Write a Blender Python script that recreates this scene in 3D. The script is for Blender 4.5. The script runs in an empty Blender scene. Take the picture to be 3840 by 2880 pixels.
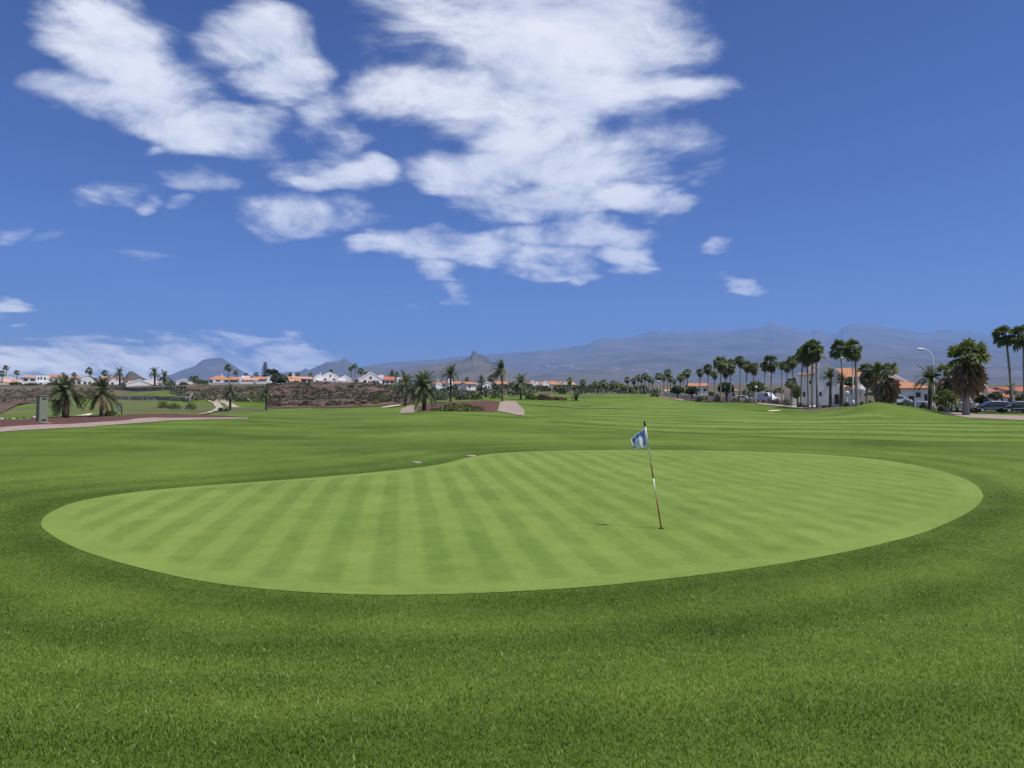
import bpy, bmesh, math, random
import numpy as np
from mathutils import Vector, Matrix, Euler, Quaternion

random.seed(7); rng = np.random.default_rng(7)
SC = bpy.context.scene
COL = SC.collection
R = math.radians

# ------------------------------------------------------------------ camera
F = 2794.0                       # focal length in photo pixels (photo 3840 x 2880)
CAMZ = 2.1                       # camera height above the hole
HORIZ = 1580.0                   # photo row of the horizon
ALPHA = math.atan((HORIZ - 1440.0) / F)
cam_d = bpy.data.cameras.new('camera'); cam = bpy.data.objects.new('camera', cam_d); COL.objects.link(cam)
cam_d.sensor_width = 36.0; cam_d.lens = 36.0 * F / 3840.0
cam_d.clip_start = 0.1; cam_d.clip_end = 120000.0
cam.location = (0, 0, CAMZ); cam.rotation_euler = (R(90) + ALPHA, 0, 0)
SC.camera = cam

# ------------------------------------------------------------------ sun, sky, exposure
SUN_EL, SUN_AZ = R(66), R(119)   # azimuth clockwise from the view direction (+Y)
sunvec = Vector((math.cos(SUN_EL) * math.sin(SUN_AZ), math.cos(SUN_EL) * math.cos(SUN_AZ), math.sin(SUN_EL)))
sl = bpy.data.lights.new('sun', 'SUN'); sl.energy = 4.8; sl.angle = R(0.53); sl.color = (1.0, 0.955, 0.88)
so = bpy.data.objects.new('sun', sl); COL.objects.link(so)
so.rotation_euler = sunvec.to_track_quat('Z', 'Y').to_euler(); so.location = (60, -30, 120)

SC.view_settings.view_transform = 'Standard'; SC.view_settings.look = 'None'
SC.view_settings.exposure = 0.18; SC.view_settings.gamma = 1.0; SC.view_settings.use_curve_mapping = False
SC.render.engine = 'CYCLES'
SC.cycles.use_denoising = True
SC.cycles.max_bounces = 6; SC.cycles.diffuse_bounces = 3; SC.cycles.glossy_bounces = 2
SC.cycles.transmission_bounces = 4; SC.cycles.transparent_max_bounces = 8; SC.cycles.volume_bounces = 1
SC.cycles.sample_clamp_indirect = 4.0

def prat(u, v):
    """photo pixel -> (X/Y, Z/Y) of its world direction"""
    a = (u - 1920.0) / F; b = (1440.0 - v) / F
    yy = math.cos(ALPHA) - b * math.sin(ALPHA)
    return a / yy, (math.sin(ALPHA) + b * math.cos(ALPHA)) / yy
def at(u, v, d):
    rx, rz = prat(u, v)
    return Vector((rx * d, d, CAMZ + rz * d))

class NT:
    """small node-tree writer"""
    def __init__(s, tree): s.t = tree; s.n = tree.nodes; s.l = tree.links
    def new(s, kind, **kw):
        n = s.n.new(kind)
        for k, v in kw.items(): setattr(n, k, v)
        return n
    def put(s, sock, v):
        if v is None: return
        if isinstance(v, bpy.types.NodeSocket): s.l.new(v, sock)
        else: sock.default_value = v
    def math(s, op, a, b=None, c=None, clamp=False):
        n = s.new('ShaderNodeMath', operation=op, use_clamp=clamp)
        s.put(n.inputs[0], a); s.put(n.inputs[1], b); s.put(n.inputs[2], c)
        return n.outputs[0]
    def vmath(s, op, a, b=None, c=None):
        n = s.new('ShaderNodeVectorMath', operation=op)
        s.put(n.inputs[0], a); s.put(n.inputs[1], b); s.put(n.inputs[2], c)
        return n.outputs['Value'] if op in ('LENGTH', 'DOT_PRODUCT', 'DISTANCE') else n.outputs[0]
    def mapr(s, v, a, b, c=0.0, d=1.0, smooth=False):
        n = s.new('ShaderNodeMapRange', interpolation_type='SMOOTHSTEP' if smooth else 'LINEAR')
        s.put(n.inputs[0], v); s.put(n.inputs[1], a); s.put(n.inputs[2], b); s.put(n.inputs[3], c); s.put(n.inputs[4], d)
        return n.outputs[0]
    def mix(s, f, a, b, mode='MIX'):
        n = s.new('ShaderNodeMix', data_type='RGBA', blend_type=mode, clamp_factor=True)
        s.put(n.inputs[0], f); s.put(n.inputs[6], a); s.put(n.inputs[7], b)
        return n.outputs[2]
    def noise(s, vec, scale, detail=4.0, rough=0.55, dist=0.0, dim='3D'):
        n = s.new('ShaderNodeTexNoise', noise_dimensions=dim)
        s.put(n.inputs['Vector'], vec); s.put(n.inputs['Scale'], scale); s.put(n.inputs['Detail'], detail)
        s.put(n.inputs['Roughness'], rough); s.put(n.inputs['Distortion'], dist)
        return n.outputs[0]
def col4(c): return (c[0], c[1], c[2], 1.0)

world = bpy.data.worlds.new('World'); SC.world = world; world.use_nodes = True
world.cycles.sampling_method = 'MANUAL'; world.cycles.sample_map_resolution = 512
w = NT(world.node_tree); w.n.clear()
sky = w.new('ShaderNodeTexSky', sky_type='NISHITA', sun_disc=False)
sky.sun_elevation = SUN_EL; sky.sun_rotation = SUN_AZ; sky.altitude = 400.0
sky.air_density = 1.0; sky.dust_density = 1.8; sky.ozone_density = 3.0
SKY_STR = 0.10
hs = w.new('ShaderNodeHueSaturation'); hs.inputs['Saturation'].default_value = 1.12; hs.inputs['Value'].default_value = 1.0
w.l.new(sky.outputs[0], hs.inputs['Color'])
sc1 = w.vmath('MULTIPLY', hs.outputs[0], (.1, .095, .107)); gm = w.new('ShaderNodeGamma'); w.put(gm.inputs[0], sc1); gm.inputs[1].default_value = 1.7
skyc = w.vmath('MULTIPLY', gm.outputs[0], (13.2, 12.4, 12.2))       # deep, polarised blue
tc = w.new('ShaderNodeTexCoord'); dirv = tc.outputs['Generated']
sep = w.new('ShaderNodeSeparateXYZ'); w.l.new(dirv, sep.inputs[0])
ysafe = w.math('MAXIMUM', w.math('ABSOLUTE', sep.outputs[1]), 0.05)
gx = w.math('DIVIDE', sep.outputs[0], ysafe); gz = w.math('DIVIDE', sep.outputs[2], ysafe)
gp = w.new('ShaderNodeCombineXYZ'); w.l.new(gx, gp.inputs[0]); w.l.new(gz, gp.inputs[1])
gp = gp.outputs[0]
zs = w.math('ADD', w.math('MAXIMUM', sep.outputs[2], 0.0), 0.12)
cl = w.new('ShaderNodeCombineXYZ'); w.l.new(w.math('DIVIDE', sep.outputs[0], zs), cl.inputs[0]); w.l.new(w.math('DIVIDE', sep.outputs[1], zs), cl.inputs[1])
cloudp = cl.outputs[0]          # position on the cloud layer
gzs = w.math('ADD', w.math('MAXIMUM', gz, 0.0), 0.22)
c2 = w.new('ShaderNodeCombineXYZ'); w.l.new(w.math('DIVIDE', gx, gzs), c2.inputs[0]); w.l.new(w.math('MULTIPLY', w.math('LOGARITHM', gzs, 2.718), 1.9), c2.inputs[1])
puff = c2.outputs[0]            # puffs seen partly from the side: less flattened than the layer itself
# where the clouds stand (photo pixel centre, half sizes, thickness)
BLOBS = [
 (1900, 60, 560, 300, 1.0), (2270, 80, 400, 260, 1.0), (1660, 350, 330, 140, .95), (2130, 370, 430, 190, 1.0), (2480, 335, 230, 70, .75),
 (2060, 500, 330, 110, .9), (1820, 640, 300, 100, .95), (2220, 620, 330, 130, .85), (2480, 530, 190, 80, .52), (2380, 740, 210, 70, .85), (2020, 770, 270, 75, .75),
 (2120, 890, 280, 60, .85), (2070, 960, 200, 60, .85), (2130, 1015, 120, 50, .7), (2350, 965, 115, 55, .85), (2430, 1015, 50, 22, .5),
 (310, 60, 240, 130, .85), (470, 200, 210, 140, .8), (600, 350, 230, 150, .75), (800, 480, 280, 100, .8), (380, 375, 160, 70, .55), (930, 130, 210, 150, .9),
 (1030, 270, 190, 110, 1.0), (1190, 440, 110, 120, .5), (850, 560, 240, 60, .75), (1280, 675, 230, 55, .75), (1420, 660, 85, 65, .85),
 (1120, 820, 190, 80, .55), (1370, 930, 100, 50, .75), (1300, 800, 130, 60, .6), (1520, 920, 200, 70, .7), (1640, 1010, 90, 45, .55), (1790, 930, 210, 55, .62),
 (440, 740, 130, 50, .45), (560, 785, 50, 40, .5), (170, 905, 80, 26, .48), (565, 940, 90, 36, .5), (20, 1165, 75, 34, .7), (20, 890, 80, 28, .42), (400, 985, 100, 30, .36),
 (1250, 520, 120, 110, .34), (1120, 620, 200, 50, .36), (760, 690, 160, 40, .34), (240, 330, 120, 60, .34), (2600, 640, 110, 60, .36), (2690, 905, 70, 28, .42), (2790, 1058, 68, 36, .68), (1550, 1125, 60, 18, .42), (1700, 1095, 42, 24, .42), (580, 585, 50, 26, .48), (660, 780, 50, 30, .38),
 (170, 1310, 360, 50, .8), (520, 1345, 460, 70, .9), (950, 1276, 190, 30, .6), (1110, 1350, 210, 50, .8), (0, 1370, 560, 80, .95), (760, 1405, 460, 60, .95),
]
warp = w.new('ShaderNodeTexNoise', noise_dimensions='3D'); w.put(warp.inputs['Vector'], cloudp); warp.inputs['Scale'].default_value = 3.0; warp.inputs['Detail'].default_value = 3.0
wv = w.vmath('SUBTRACT', warp.outputs['Color'], (0.5, 0.5, 0.5))
gpw = w.vmath('MULTIPLY_ADD', wv, (0.10, 0.075, 0.0), gp)
mask = None
for (u, v, ru, rv, wt) in BLOBS:
    cx, cz = prat(u, v)
    q = w.vmath('MULTIPLY', w.vmath('SUBTRACT', gpw, (cx, cz, 0)), (F / (ru * 1.18), F / (rv * 1.18), 0))
    m = w.math('MULTIPLY_ADD', w.vmath('DOT_PRODUCT', q, q), -wt, wt)
    mask = m if mask is None else w.math('SMOOTH_MAX', w.math('MAXIMUM', mask, -1.0), w.math('MAXIMUM', m, -1.0), .22)
front = w.mapr(sep.outputs[1], 0.25, 0.45)
mask = w.math('MAXIMUM', mask, -0.6)
far_n = w.noise(cloudp, 0.55, 2.0, 0.5)
far_m = w.mapr(far_n, 0.35, 0.75, -0.6, 0.8)
mask = w.math('ADD', w.math('MULTIPLY', mask, front), w.math('MULTIPLY', far_m, w.math('SUBTRACT', 1.0, front)))
cn = w.noise(puff, 3.4, 10.0, 0.62, 0.3)
cn_sun = w.noise(w.vmath('ADD', puff, (0.05, 0.09, 0.0)), 3.4, 5.0, 0.58, 0.3)
big = w.noise(puff, 1.7, 3.0, 0.5)
dens = w.math('ADD', mask, w.math('MULTIPLY', w.math('SUBTRACT', cn, 0.5), 2.5))
alpha = w.mapr(dens, 0.0, 0.84, 0.0, 1.0, True)
alpha = w.math('MULTIPLY', alpha, 0.97)
relief = w.math('SUBTRACT', cn, cn_sun)  # self-shading painted into the clouds, from a density sample shifted sunward
lum = w.math('ADD', w.math('MULTIPLY', relief, 2.0), w.mapr(dens, 0.1, 1.2, 0.25, 0.90))
lum = w.math('ADD', lum, w.math('MULTIPLY', w.math('SUBTRACT', big, 0.5), -1.3), clamp=True)
ccol = w.mix(lum, (5.3, 5.75, 7.0, 1), (9.2, 9.25, 9.4, 1))
final = w.mix(alpha, skyc, ccol)
bg = w.new('ShaderNodeBackground'); bg.inputs['Strength'].default_value = SKY_STR
w.l.new(final, bg.inputs['Color'])
wo = w.new('ShaderNodeOutputWorld'); w.l.new(bg.outputs[0], wo.inputs['Surface'])

# ------------------------------------------------------------------ helpers
def tag(o, label=None, cat=None, group=None, kind=None):
    if label: o['label'] = label
    if cat: o['category'] = cat
    if group: o['group'] = group
    if kind: o['kind'] = kind
    return o
def link(o, parent=None):
    COL.objects.link(o)
    if parent is not None: o.parent = parent
    return o
def empty(name, loc, rz=0.0):
    o = bpy.data.objects.new(name, None); o.empty_display_size = 0.3
    o.location = loc; o.rotation_euler = (0, 0, rz); return link(o)
def np_mesh(name, verts, faces, mats=(), attrs=None, smooth=False):
    """verts (N,3); faces (M,k) with constant k"""
    me = bpy.data.meshes.new(name)
    verts = np.asarray(verts, dtype=np.float32); faces = np.asarray(faces, dtype=np.int32)
    me.vertices.add(len(verts)); me.vertices.foreach_set('co', verts.ravel())
    k = faces.shape[1]
    me.loops.add(faces.size); me.loops.foreach_set('vertex_index', faces.ravel())
    me.polygons.add(len(faces)); me.polygons.foreach_set('loop_start', np.arange(0, faces.size, k, dtype=np.int32))
    me.polygons.foreach_set('loop_total', np.full(len(faces), k, dtype=np.int32))
    if smooth: me.polygons.foreach_set('use_smooth', np.ones(len(faces), dtype=bool))
    for nm, arr in (attrs or {}).items():
        a = me.attributes.new(nm, 'FLOAT', 'POINT'); a.data.foreach_set('value', np.asarray(arr, dtype=np.float32))
    me.update(calc_edges=True); me.validate()
    for m in mats: me.materials.append(m)
    return me
def obj(name, me, parent=None, loc=None, rz=None):
    o = bpy.data.objects.new(name, me); link(o, parent)
    if loc is not None: o.location = loc
    if rz is not None: o.rotation_euler = (0, 0, rz)
    return o
class MB:
    """collects shapes into one mesh"""
    def __init__(s): s.v = []; s.f = []
    def add(s, vs, fs):
        b = len(s.v); s.v += [tuple(p) for p in vs]; s.f += [tuple(i + b for i in f) for f in fs]; return s
    def box(s, x0, x1, y0, y1, z0, z1):
        return s.add([(x0,y0,z0),(x1,y0,z0),(x1,y1,z0),(x0,y1,z0),(x0,y0,z1),(x1,y0,z1),(x1,y1,z1),(x0,y1,z1)],
                     [(0,3,2,1),(4,5,6,7),(0,1,5,4),(1,2,6,5),(2,3,7,6),(3,0,4,7)])
    def tube(s, pts, rad, n=8, caps=True):
        pts = [Vector(p) for p in pts]
        if not hasattr(rad, '__len__'): rad = [rad] * len(pts)
        b = len(s.v); up = None
        for i, p in enumerate(pts):
            t = (pts[min(i+1, len(pts)-1)] - pts[max(i-1, 0)]).normalized()
            if up is None: up = Vector((1,0,0)) if abs(t.x) < .8 else Vector((0,1,0))
            a = t.cross(up).normalized(); c = a.cross(t); up = c
            for k in range(n):
                th = 2*math.pi*k/n
                s.v.append(tuple(p + (a*math.cos(th) + c*math.sin(th)) * rad[i]))
        for i in range(len(pts)-1):
            for k in range(n):
                s.f.append((b+i*n+k, b+i*n+(k+1)%n, b+(i+1)*n+(k+1)%n, b+(i+1)*n+k))
        if caps:
            s.f.append(tuple(b+k for k in reversed(range(n)))); s.f.append(tuple(b+(len(pts)-1)*n+k for k in range(n)))
        return s
    def prism(s, poly, y0, y1):
        """polygon in x,z pulled from y0 to y1 (counter-clockwise seen from -y)"""
        n = len(poly); b = len(s.v)
        s.v += [(x, y0, z) for x, z in poly] + [(x, y1, z) for x, z in poly]
        s.f.append(tuple(b+i for i in range(n))); s.f.append(tuple(b+n+i for i in reversed(range(n))))
        for i in range(n): s.f.append((b+(i+1)%n, b+i, b+n+i, b+n+(i+1)%n))
        return s
    def mesh(s, name, mat, smooth=False):
        me = bpy.data.meshes.new(name); me.from_pydata(s.v, [], s.f); me.update()
        bm = bmesh.new(); bm.from_mesh(me); bmesh.ops.recalc_face_normals(bm, faces=bm.faces); bm.to_mesh(me); bm.free()
        if smooth:
            for p in me.polygons: p.use_smooth = True
        if mat: me.materials.append(mat)
        return me
    def build(s, name, mat, parent=None, smooth=False, loc=None, rz=None):
        return obj(name, s.mesh(name, mat, smooth), parent, loc, rz)
def ico(sub=2, r=1.0, jit=0.0, squash=1.0, seed=0):
    bm = bmesh.new(); bmesh.ops.create_icosphere(bm, subdivisions=sub, radius=r)
    rr = random.Random(seed)
    for v in bm.verts:
        v.co *= 1 + rr.uniform(-jit, jit); v.co.z *= squash
    vs = [tuple(v.co) for v in bm.verts]; fs = [tuple(x.index for x in f.verts) for f in bm.faces]; bm.free()
    return vs, fs

# value noise in numpy
def _h(i, j, s):
    n = (i.astype(np.int64) * 374761393 + j.astype(np.int64) * 668265263 + s * 1442695041) & 0x7fffffff
    n = ((n ^ (n >> 13)) * 1274126177) & 0x7fffffff
    return ((n ^ (n >> 16)) & 0xffff) / 65535.0
def vnoise(x, y, s=0):
    xi = np.floor(x); yi = np.floor(y); fx = x - xi; fy = y - yi
    fx = fx*fx*(3-2*fx); fy = fy*fy*(3-2*fy)
    a = _h(xi, yi, s); b = _h(xi+1, yi, s); c = _h(xi, yi+1, s); d = _h(xi+1, yi+1, s)
    return (a*(1-fx)+b*fx)*(1-fy) + (c*(1-fx)+d*fx)*fy
def fbm(x, y, oct=4, s=0, gain=.5):
    t = 0.0; a = 1.0; tot = 0.0
    for k in range(oct):
        t = t + a * vnoise(x * 2**k + 17.3*k, y * 2**k - 9.1*k, s + k); tot += a; a *= gain
    return t / tot

# ------------------------------------------------------------------ materials
def material(name, base, rough=0.8, var=0.25, scale=3.0, bump=0.0, bscale=20.0, spec=0.3, coord='Object', two=None, detail=5.0, rand=0.0):
    m = bpy.data.materials.new(name); m.use_nodes = True; t = NT(m.node_tree)
    b = t.n['Principled BSDF']; b.inputs['Roughness'].default_value = rough; b.inputs['Specular IOR Level'].default_value = spec
    tcn = t.new('ShaderNodeTexCoord'); c = tcn.outputs[coord]
    nz = t.noise(c, scale, detail, 0.6)
    f = t.mapr(nz, 0.3, 0.7)
    lo = two[0] if two else tuple(x*(1-var) for x in base); hi = two[1] if two else tuple(min(1, x*(1+var)) for x in base)
    cc = t.mix(f, col4(lo), col4(hi))
    if rand:
        oi = t.new('ShaderNodeObjectInfo'); k = t.mapr(oi.outputs['Random'], 0, 1, 1-rand, 1+rand)
        h = t.new('ShaderNodeHueSaturation'); t.put(h.inputs['Value'], k); t.put(h.inputs['Color'], cc); cc = h.outputs[0]
    t.put(b.inputs['Base Color'], cc)
    if bump:
        bn = t.new('ShaderNodeBump'); bn.inputs['Strength'].default_value = 1.0; bn.inputs['Distance'].default_value = bump
        t.put(bn.inputs['Height'], t.noise(c, bscale, 5.0, 0.6)); t.put(b.inputs['Normal'], bn.outputs[0])
    return m
def leaf_material(name, base, var=.35, rand=.2, trans=.25, scale=3.0, rough=.55, spec=.3):
    m = material(name, base, rough, var, scale, spec=spec, rand=rand); t = NT(m.node_tree)
    b = t.n['Principled BSDF']; out = t.n['Material Output']
    src = b.inputs['Base Color'].links[0].from_socket
    tr = t.new('ShaderNodeBsdfTranslucent'); t.put(tr.inputs[0], src)
    mx = t.new('ShaderNodeMixShader'); mx.inputs[0].default_value = trans
    t.l.new(b.outputs[0], mx.inputs[1]); t.l.new(tr.outputs[0], mx.inputs[2]); t.l.new(mx.outputs[0], out.inputs['Surface'])
    return m

def grass_ground(name, ca, cb, stripes=None, tone=True, fine=60.0, bump=.02, blend=None):
    """mown grass seen as a surface: patches, tone (mowing, painted mound shade), fine grain"""
    m = bpy.data.materials.new(name); m.use_nodes = True; t = NT(m.node_tree)
    b = t.n['Principled BSDF']; b.inputs['Roughness'].default_value = .9; b.inputs['Specular IOR Level'].default_value = .12
    c = t.new('ShaderNodeTexCoord').outputs['Object']
    f = t.math('MULTIPLY', t.mapr(t.noise(c, .22, 4, .6), .25, .75), .45)
    f = t.math('ADD', f, t.math('MULTIPLY', t.mapr(t.noise(c, 2.2, 4, .65), .25, .75), .33))
    f = t.math('ADD', f, t.math('MULTIPLY', t.mapr(t.noise(c, fine, 3, .7), .3, .7), .34))
    if tone: f = t.math('ADD', f, t.mapr(t.noise(c, 6.0, 4, .7), .3, .7, -.17, .17))
    if tone:
        at_ = t.new('ShaderNodeAttribute', attribute_name='tone'); f = t.math('ADD', f, at_.outputs['Fac'])
    if stripes:
        f = t.math('ADD', f, stripes(t, c)); f = t.math('ADD', f, t.mapr(t.noise(c, 9.0, 4, .7), .3, .7, -.13, .13)); f = t.math('ADD', f, t.mapr(t.noise(c, .9, 3, .6), .3, .7, -.10, .10))
    f = t.math('ADD', f, 0.0, clamp=True)
    cc = t.mix(f, col4(ca), col4(cb))
    yel = t.mapr(t.noise(t.vmath('ADD', c, (31, 7, 0)), .9, 5, .65), .55, .8, 0, .22)
    cc = t.mix(yel, cc, (cb[0]*1.45, cb[1]*1.05, cb[2]*.9, 1))
    if blend:
        fe = t.new('ShaderNodeAttribute', attribute_name='edge').outputs['Fac']; cc = t.mix(fe, t.mix(t.math('MULTIPLY', f, 1.0), col4(blend[0]), col4(blend[1])), cc)
    if tone:        # dry scrub soil beyond the mown course
        dr = t.new('ShaderNodeAttribute', attribute_name='dry').outputs['Fac']
        soil = t.mix(t.mapr(t.noise(c, .09, 6, .65), .3, .7), (.055, .052, .032, 1), (.17, .14, .095, 1))
        cc = t.mix(dr, cc, soil)
    t.put(b.inputs['Base Color'], cc)
    bn = t.new('ShaderNodeBump'); bn.inputs['Strength'].default_value = .8; bn.inputs['Distance'].default_value = bump
    t.put(bn.inputs['Height'], t.noise(c, fine*1.5, 4, .7)); t.put(b.inputs['Normal'], bn.outputs[0])
    return m
def green_stripes(t, c):
    s = t.new('ShaderNodeSeparateXYZ'); t.put(s.inputs[0], c)
    wob = t.math('MULTIPLY', t.math('SUBTRACT', t.noise(c, .35, 2, .5), .5), .35)
    ang = math.atan2(1500 - 1920, F)      # stripes run to a far point left of the view axis
    a = t.math('ADD', t.math('MULTIPLY', s.outputs[0], math.cos(ang)), t.math('MULTIPLY', s.outputs[1], -math.sin(ang)))
    a = t.math('ADD', a, t.math('MULTIPLY', wob, .12))
    w1 = t.math('SINE', t.math('MULTIPLY', a, 2*math.pi/.83))
    w1 = t.math('MULTIPLY', t.math('ADD', t.math('MULTIPLY', w1, 2.2), 0.0), 1.0)
    n1 = t.new('ShaderNodeClamp'); t.put(n1.inputs[0], w1); n1.inputs[1].default_value = -1; n1.inputs[2].default_value = 1
    # older pass across, weaker, strongest on the right half
    b_ = t.math('ADD', t.math('MULTIPLY', s.outputs[0], .80), t.math('MULTIPLY', s.outputs[1], .60))
    w2 = t.math('SINE', t.math('MULTIPLY', b_, 2*math.pi/1.05))
    fade2 = t.mapr(s.outputs[0], -1.0, 5.0, 0.15, 1.0)
    at_ = t.new('ShaderNodeAttribute', attribute_name='edge')       # 1 inside the mown stripes, 0 on the clean-up pass
    k = t.math('ADD', t.math('MULTIPLY', n1.outputs[0], t.mapr(s.outputs[0], 0.0, 7.0, .19, .10)), t.math('MULTIPLY', t.math('MULTIPLY', w2, fade2), .085))
    pat = t.mapr(t.noise(c, .5, 3, .6), .3, .65, .55, 1.0)
    return t.math('ADD', t.math('MULTIPLY', t.math('MULTIPLY', k, at_.outputs['Fac']), pat), t.mapr(at_.outputs['Fac'], 0, 1, .16, 0))
def fairway_stripes(t, c):
    s = t.new('ShaderNodeSeparateXYZ'); t.put(s.inputs[0], c)
    x, y = s.outputs[0], s.outputs[1]
    # mowing lines bend: steep on the left, level on the right
    g = t.math('MULTIPLY', t.math('SUBTRACT', 1.0, t.math('EXPONENT', t.math('MULTIPLY', t.math('MAXIMUM', x, -5.0), -1/14.0))), 26.0)
    ph = t.math('ADD', t.math('ADD', y, g), t.math('MULTIPLY', t.noise(c, .05, 2, .5), 4.0))
    wv_ = t.math('SINE', t.math('MULTIPLY', ph, 2*math.pi/7.6))
    n1 = t.new('ShaderNodeClamp'); t.put(n1.inputs[0], t.math('MULTIPLY', wv_, 1.8)); n1.inputs[1].default_value = -1; n1.inputs[2].default_value = 1
    return t.math('MULTIPLY', n1.outputs[0], .24)

ROUGH_A, ROUGH_B = (.050, .092, .010), (.138, .204, .032)
M = {}
M['rough'] = grass_ground('rough_grass', ROUGH_A, ROUGH_B, fine=26.0, bump=.03)
M['fairway'] = grass_ground('fairway_grass', (.054, .100, .013), (.156, .232, .042), fairway_stripes, False, 30.0, .02, (ROUGH_A, ROUGH_B))
M['green'] = grass_ground('putting_green_grass', (.082, .146, .021), (.184, .262, .055), green_stripes, False, 70.0, .006)
M['path'] = material('path_concrete', (.29, .225, .185), .9, .14, .6, .01, 12, two=None)
M['pathb'] = material('path_dust', (.36, .31, .235), .95, .18, 1.0, .01, 12)
M['mulch'] = material('red_cinder', (.098, .046, .036), .95, .45, 6.0, .06, 9)
M['sand'] = material('bunker_sand', (.62, .56, .40), .95, .12, 1.0, .01, 14)
M['bank'] = material('dry_rocky_soil', (.15, .09, .062), .95, .5, .16, .5, .5, two=((.030, .024, .018), (.165, .105, .072)), detail=9)
M['asphalt'] = material('asphalt', (.06, .06, .062), .9, .15, 1.0)
M['kerb'] = material('kerb_stone', (.42, .40, .36), .9, .1)
M['mountain'] = material('mountain_scrub', (.07, .075, .05), .95, .35, .0011, two=((.045, .052, .036), (.135, .112, .080)), detail=12)
M['white'] = material('white_render', (.80, .80, .78), .85, .05, .7)
M['cream'] = material('cream_render', (.74, .66, .56), .85, .06, .7)
M['glass'] = material('dark_glass', (.03, .035, .045), .12, .3, .5, spec=.6)
M['frame'] = material('dark_wood', (.085, .05, .03), .6, .2)
M['door'] = material('door_wood', (.13, .06, .03), .6, .2)
def tile_material(name, a, b):
    m = material(name, a, .85, .2, 2.5, two=(a, b)); t = NT(m.node_tree)
    c = t.new('ShaderNodeTexCoord').outputs['Object']
    wv_ = t.new('ShaderNodeTexWave', wave_type='BANDS', bands_direction='X'); t.put(wv_.inputs['Vector'], c); wv_.inputs['Scale'].default_value = .9
    bn = t.new('ShaderNodeBump'); bn.inputs['Strength'].default_value = .7; bn.inputs['Distance'].default_value = .08
    t.put(bn.inputs['Height'], wv_.outputs['Fac']); t.put(t.n['Principled BSDF'].inputs['Normal'], bn.outputs[0])
    return m
M['tile'] = tile_material('orange_roof_tile', (.36, .15, .075), (.50, .24, .13))
M['tile2'] = tile_material('salmon_roof_tile', (.44, .22, .14), (.56, .32, .22))
M['tile3'] = tile_material('red_roof_tile', (.33, .11, .06), (.44, .17, .10))
M['frond'] = leaf_material('date_palm_leaf', (.118, .140, .062), .4, .28, .3)
M['frond_dry'] = leaf_material('dry_palm_leaf', (.22, .165, .085), .35, .2, .15)
M['fan'] = leaf_material('fan_palm_leaf', (.145, .180, .050), .4, .28, .3)
M['skirt'] = leaf_material('dead_palm_skirt', (.26, .185, .11), .4, .2, .1)
M['trunk'] = material('palm_trunk', (.115, .088, .066), .95, .4, 5.0, .05, 9)
M['trunk_g'] = material('grey_palm_trunk', (.29, .25, .21), .95, .3, 4.0, .04, 9)
M['bark'] = material('bark', (.10, .075, .05), .95, .3, 5.0)
M['leafd'] = leaf_material('dark_leaves', (.062, .090, .032), .45, .25)
M['leafm'] = leaf_material('mid_leaves', (.125, .160, .042), .45, .25)
M['leafy'] = leaf_material('yellow_green_leaves', (.16, .18, .045), .4, .2)
M['leafg'] = leaf_material('grey_green_leaves', (.125, .145, .092), .4, .2)
M['scrub'] = leaf_material('dry_scrub_leaves', (.115, .088, .055), .55, .2, .1, .6)
M['scrubg'] = leaf_material('dry_grey_scrub', (.125, .125, .078), .5, .2, .1, .6)
M['metal_w'] = material('white_painted_metal', (.75, .76, .78), .4, .05)
M['metal_g'] = material('galvanised_metal', (.45, .46, .48), .45, .1)
M['black'] = material('black_rubber', (.02, .02, .02), .7, .2)
M['stone'] = material('wall_stone', (.30, .25, .20), .95, .5, 1.6, .15, 2.0)
M['stone_d'] = material('dark_lava_stone', (.19, .165, .14), .95, .4, 1.2, .12, 2.0)
M['rock'] = material('lava_rock', (.05, .042, .04), .95, .4, 3.0, .05, 6.0)
M['cabinet'] = material('cabinet_paint', (.20, .225, .165), .6, .08, 1.5)
M['cabinet_d'] = material('cabinet_vent', (.05, .058, .045), .7, .1)
M['red'] = material('flagstick_red', (.24, .018, .009), .35, .1)
M['stick'] = material('flagstick_white', (.78, .78, .72), .35, .04)
M['blue'] = material('blue_panel', (.18, .36, .48), .5, .1)
M['canvas'] = leaf_material('white_canvas', (.8, .8, .8), .03, .0, .25)

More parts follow.
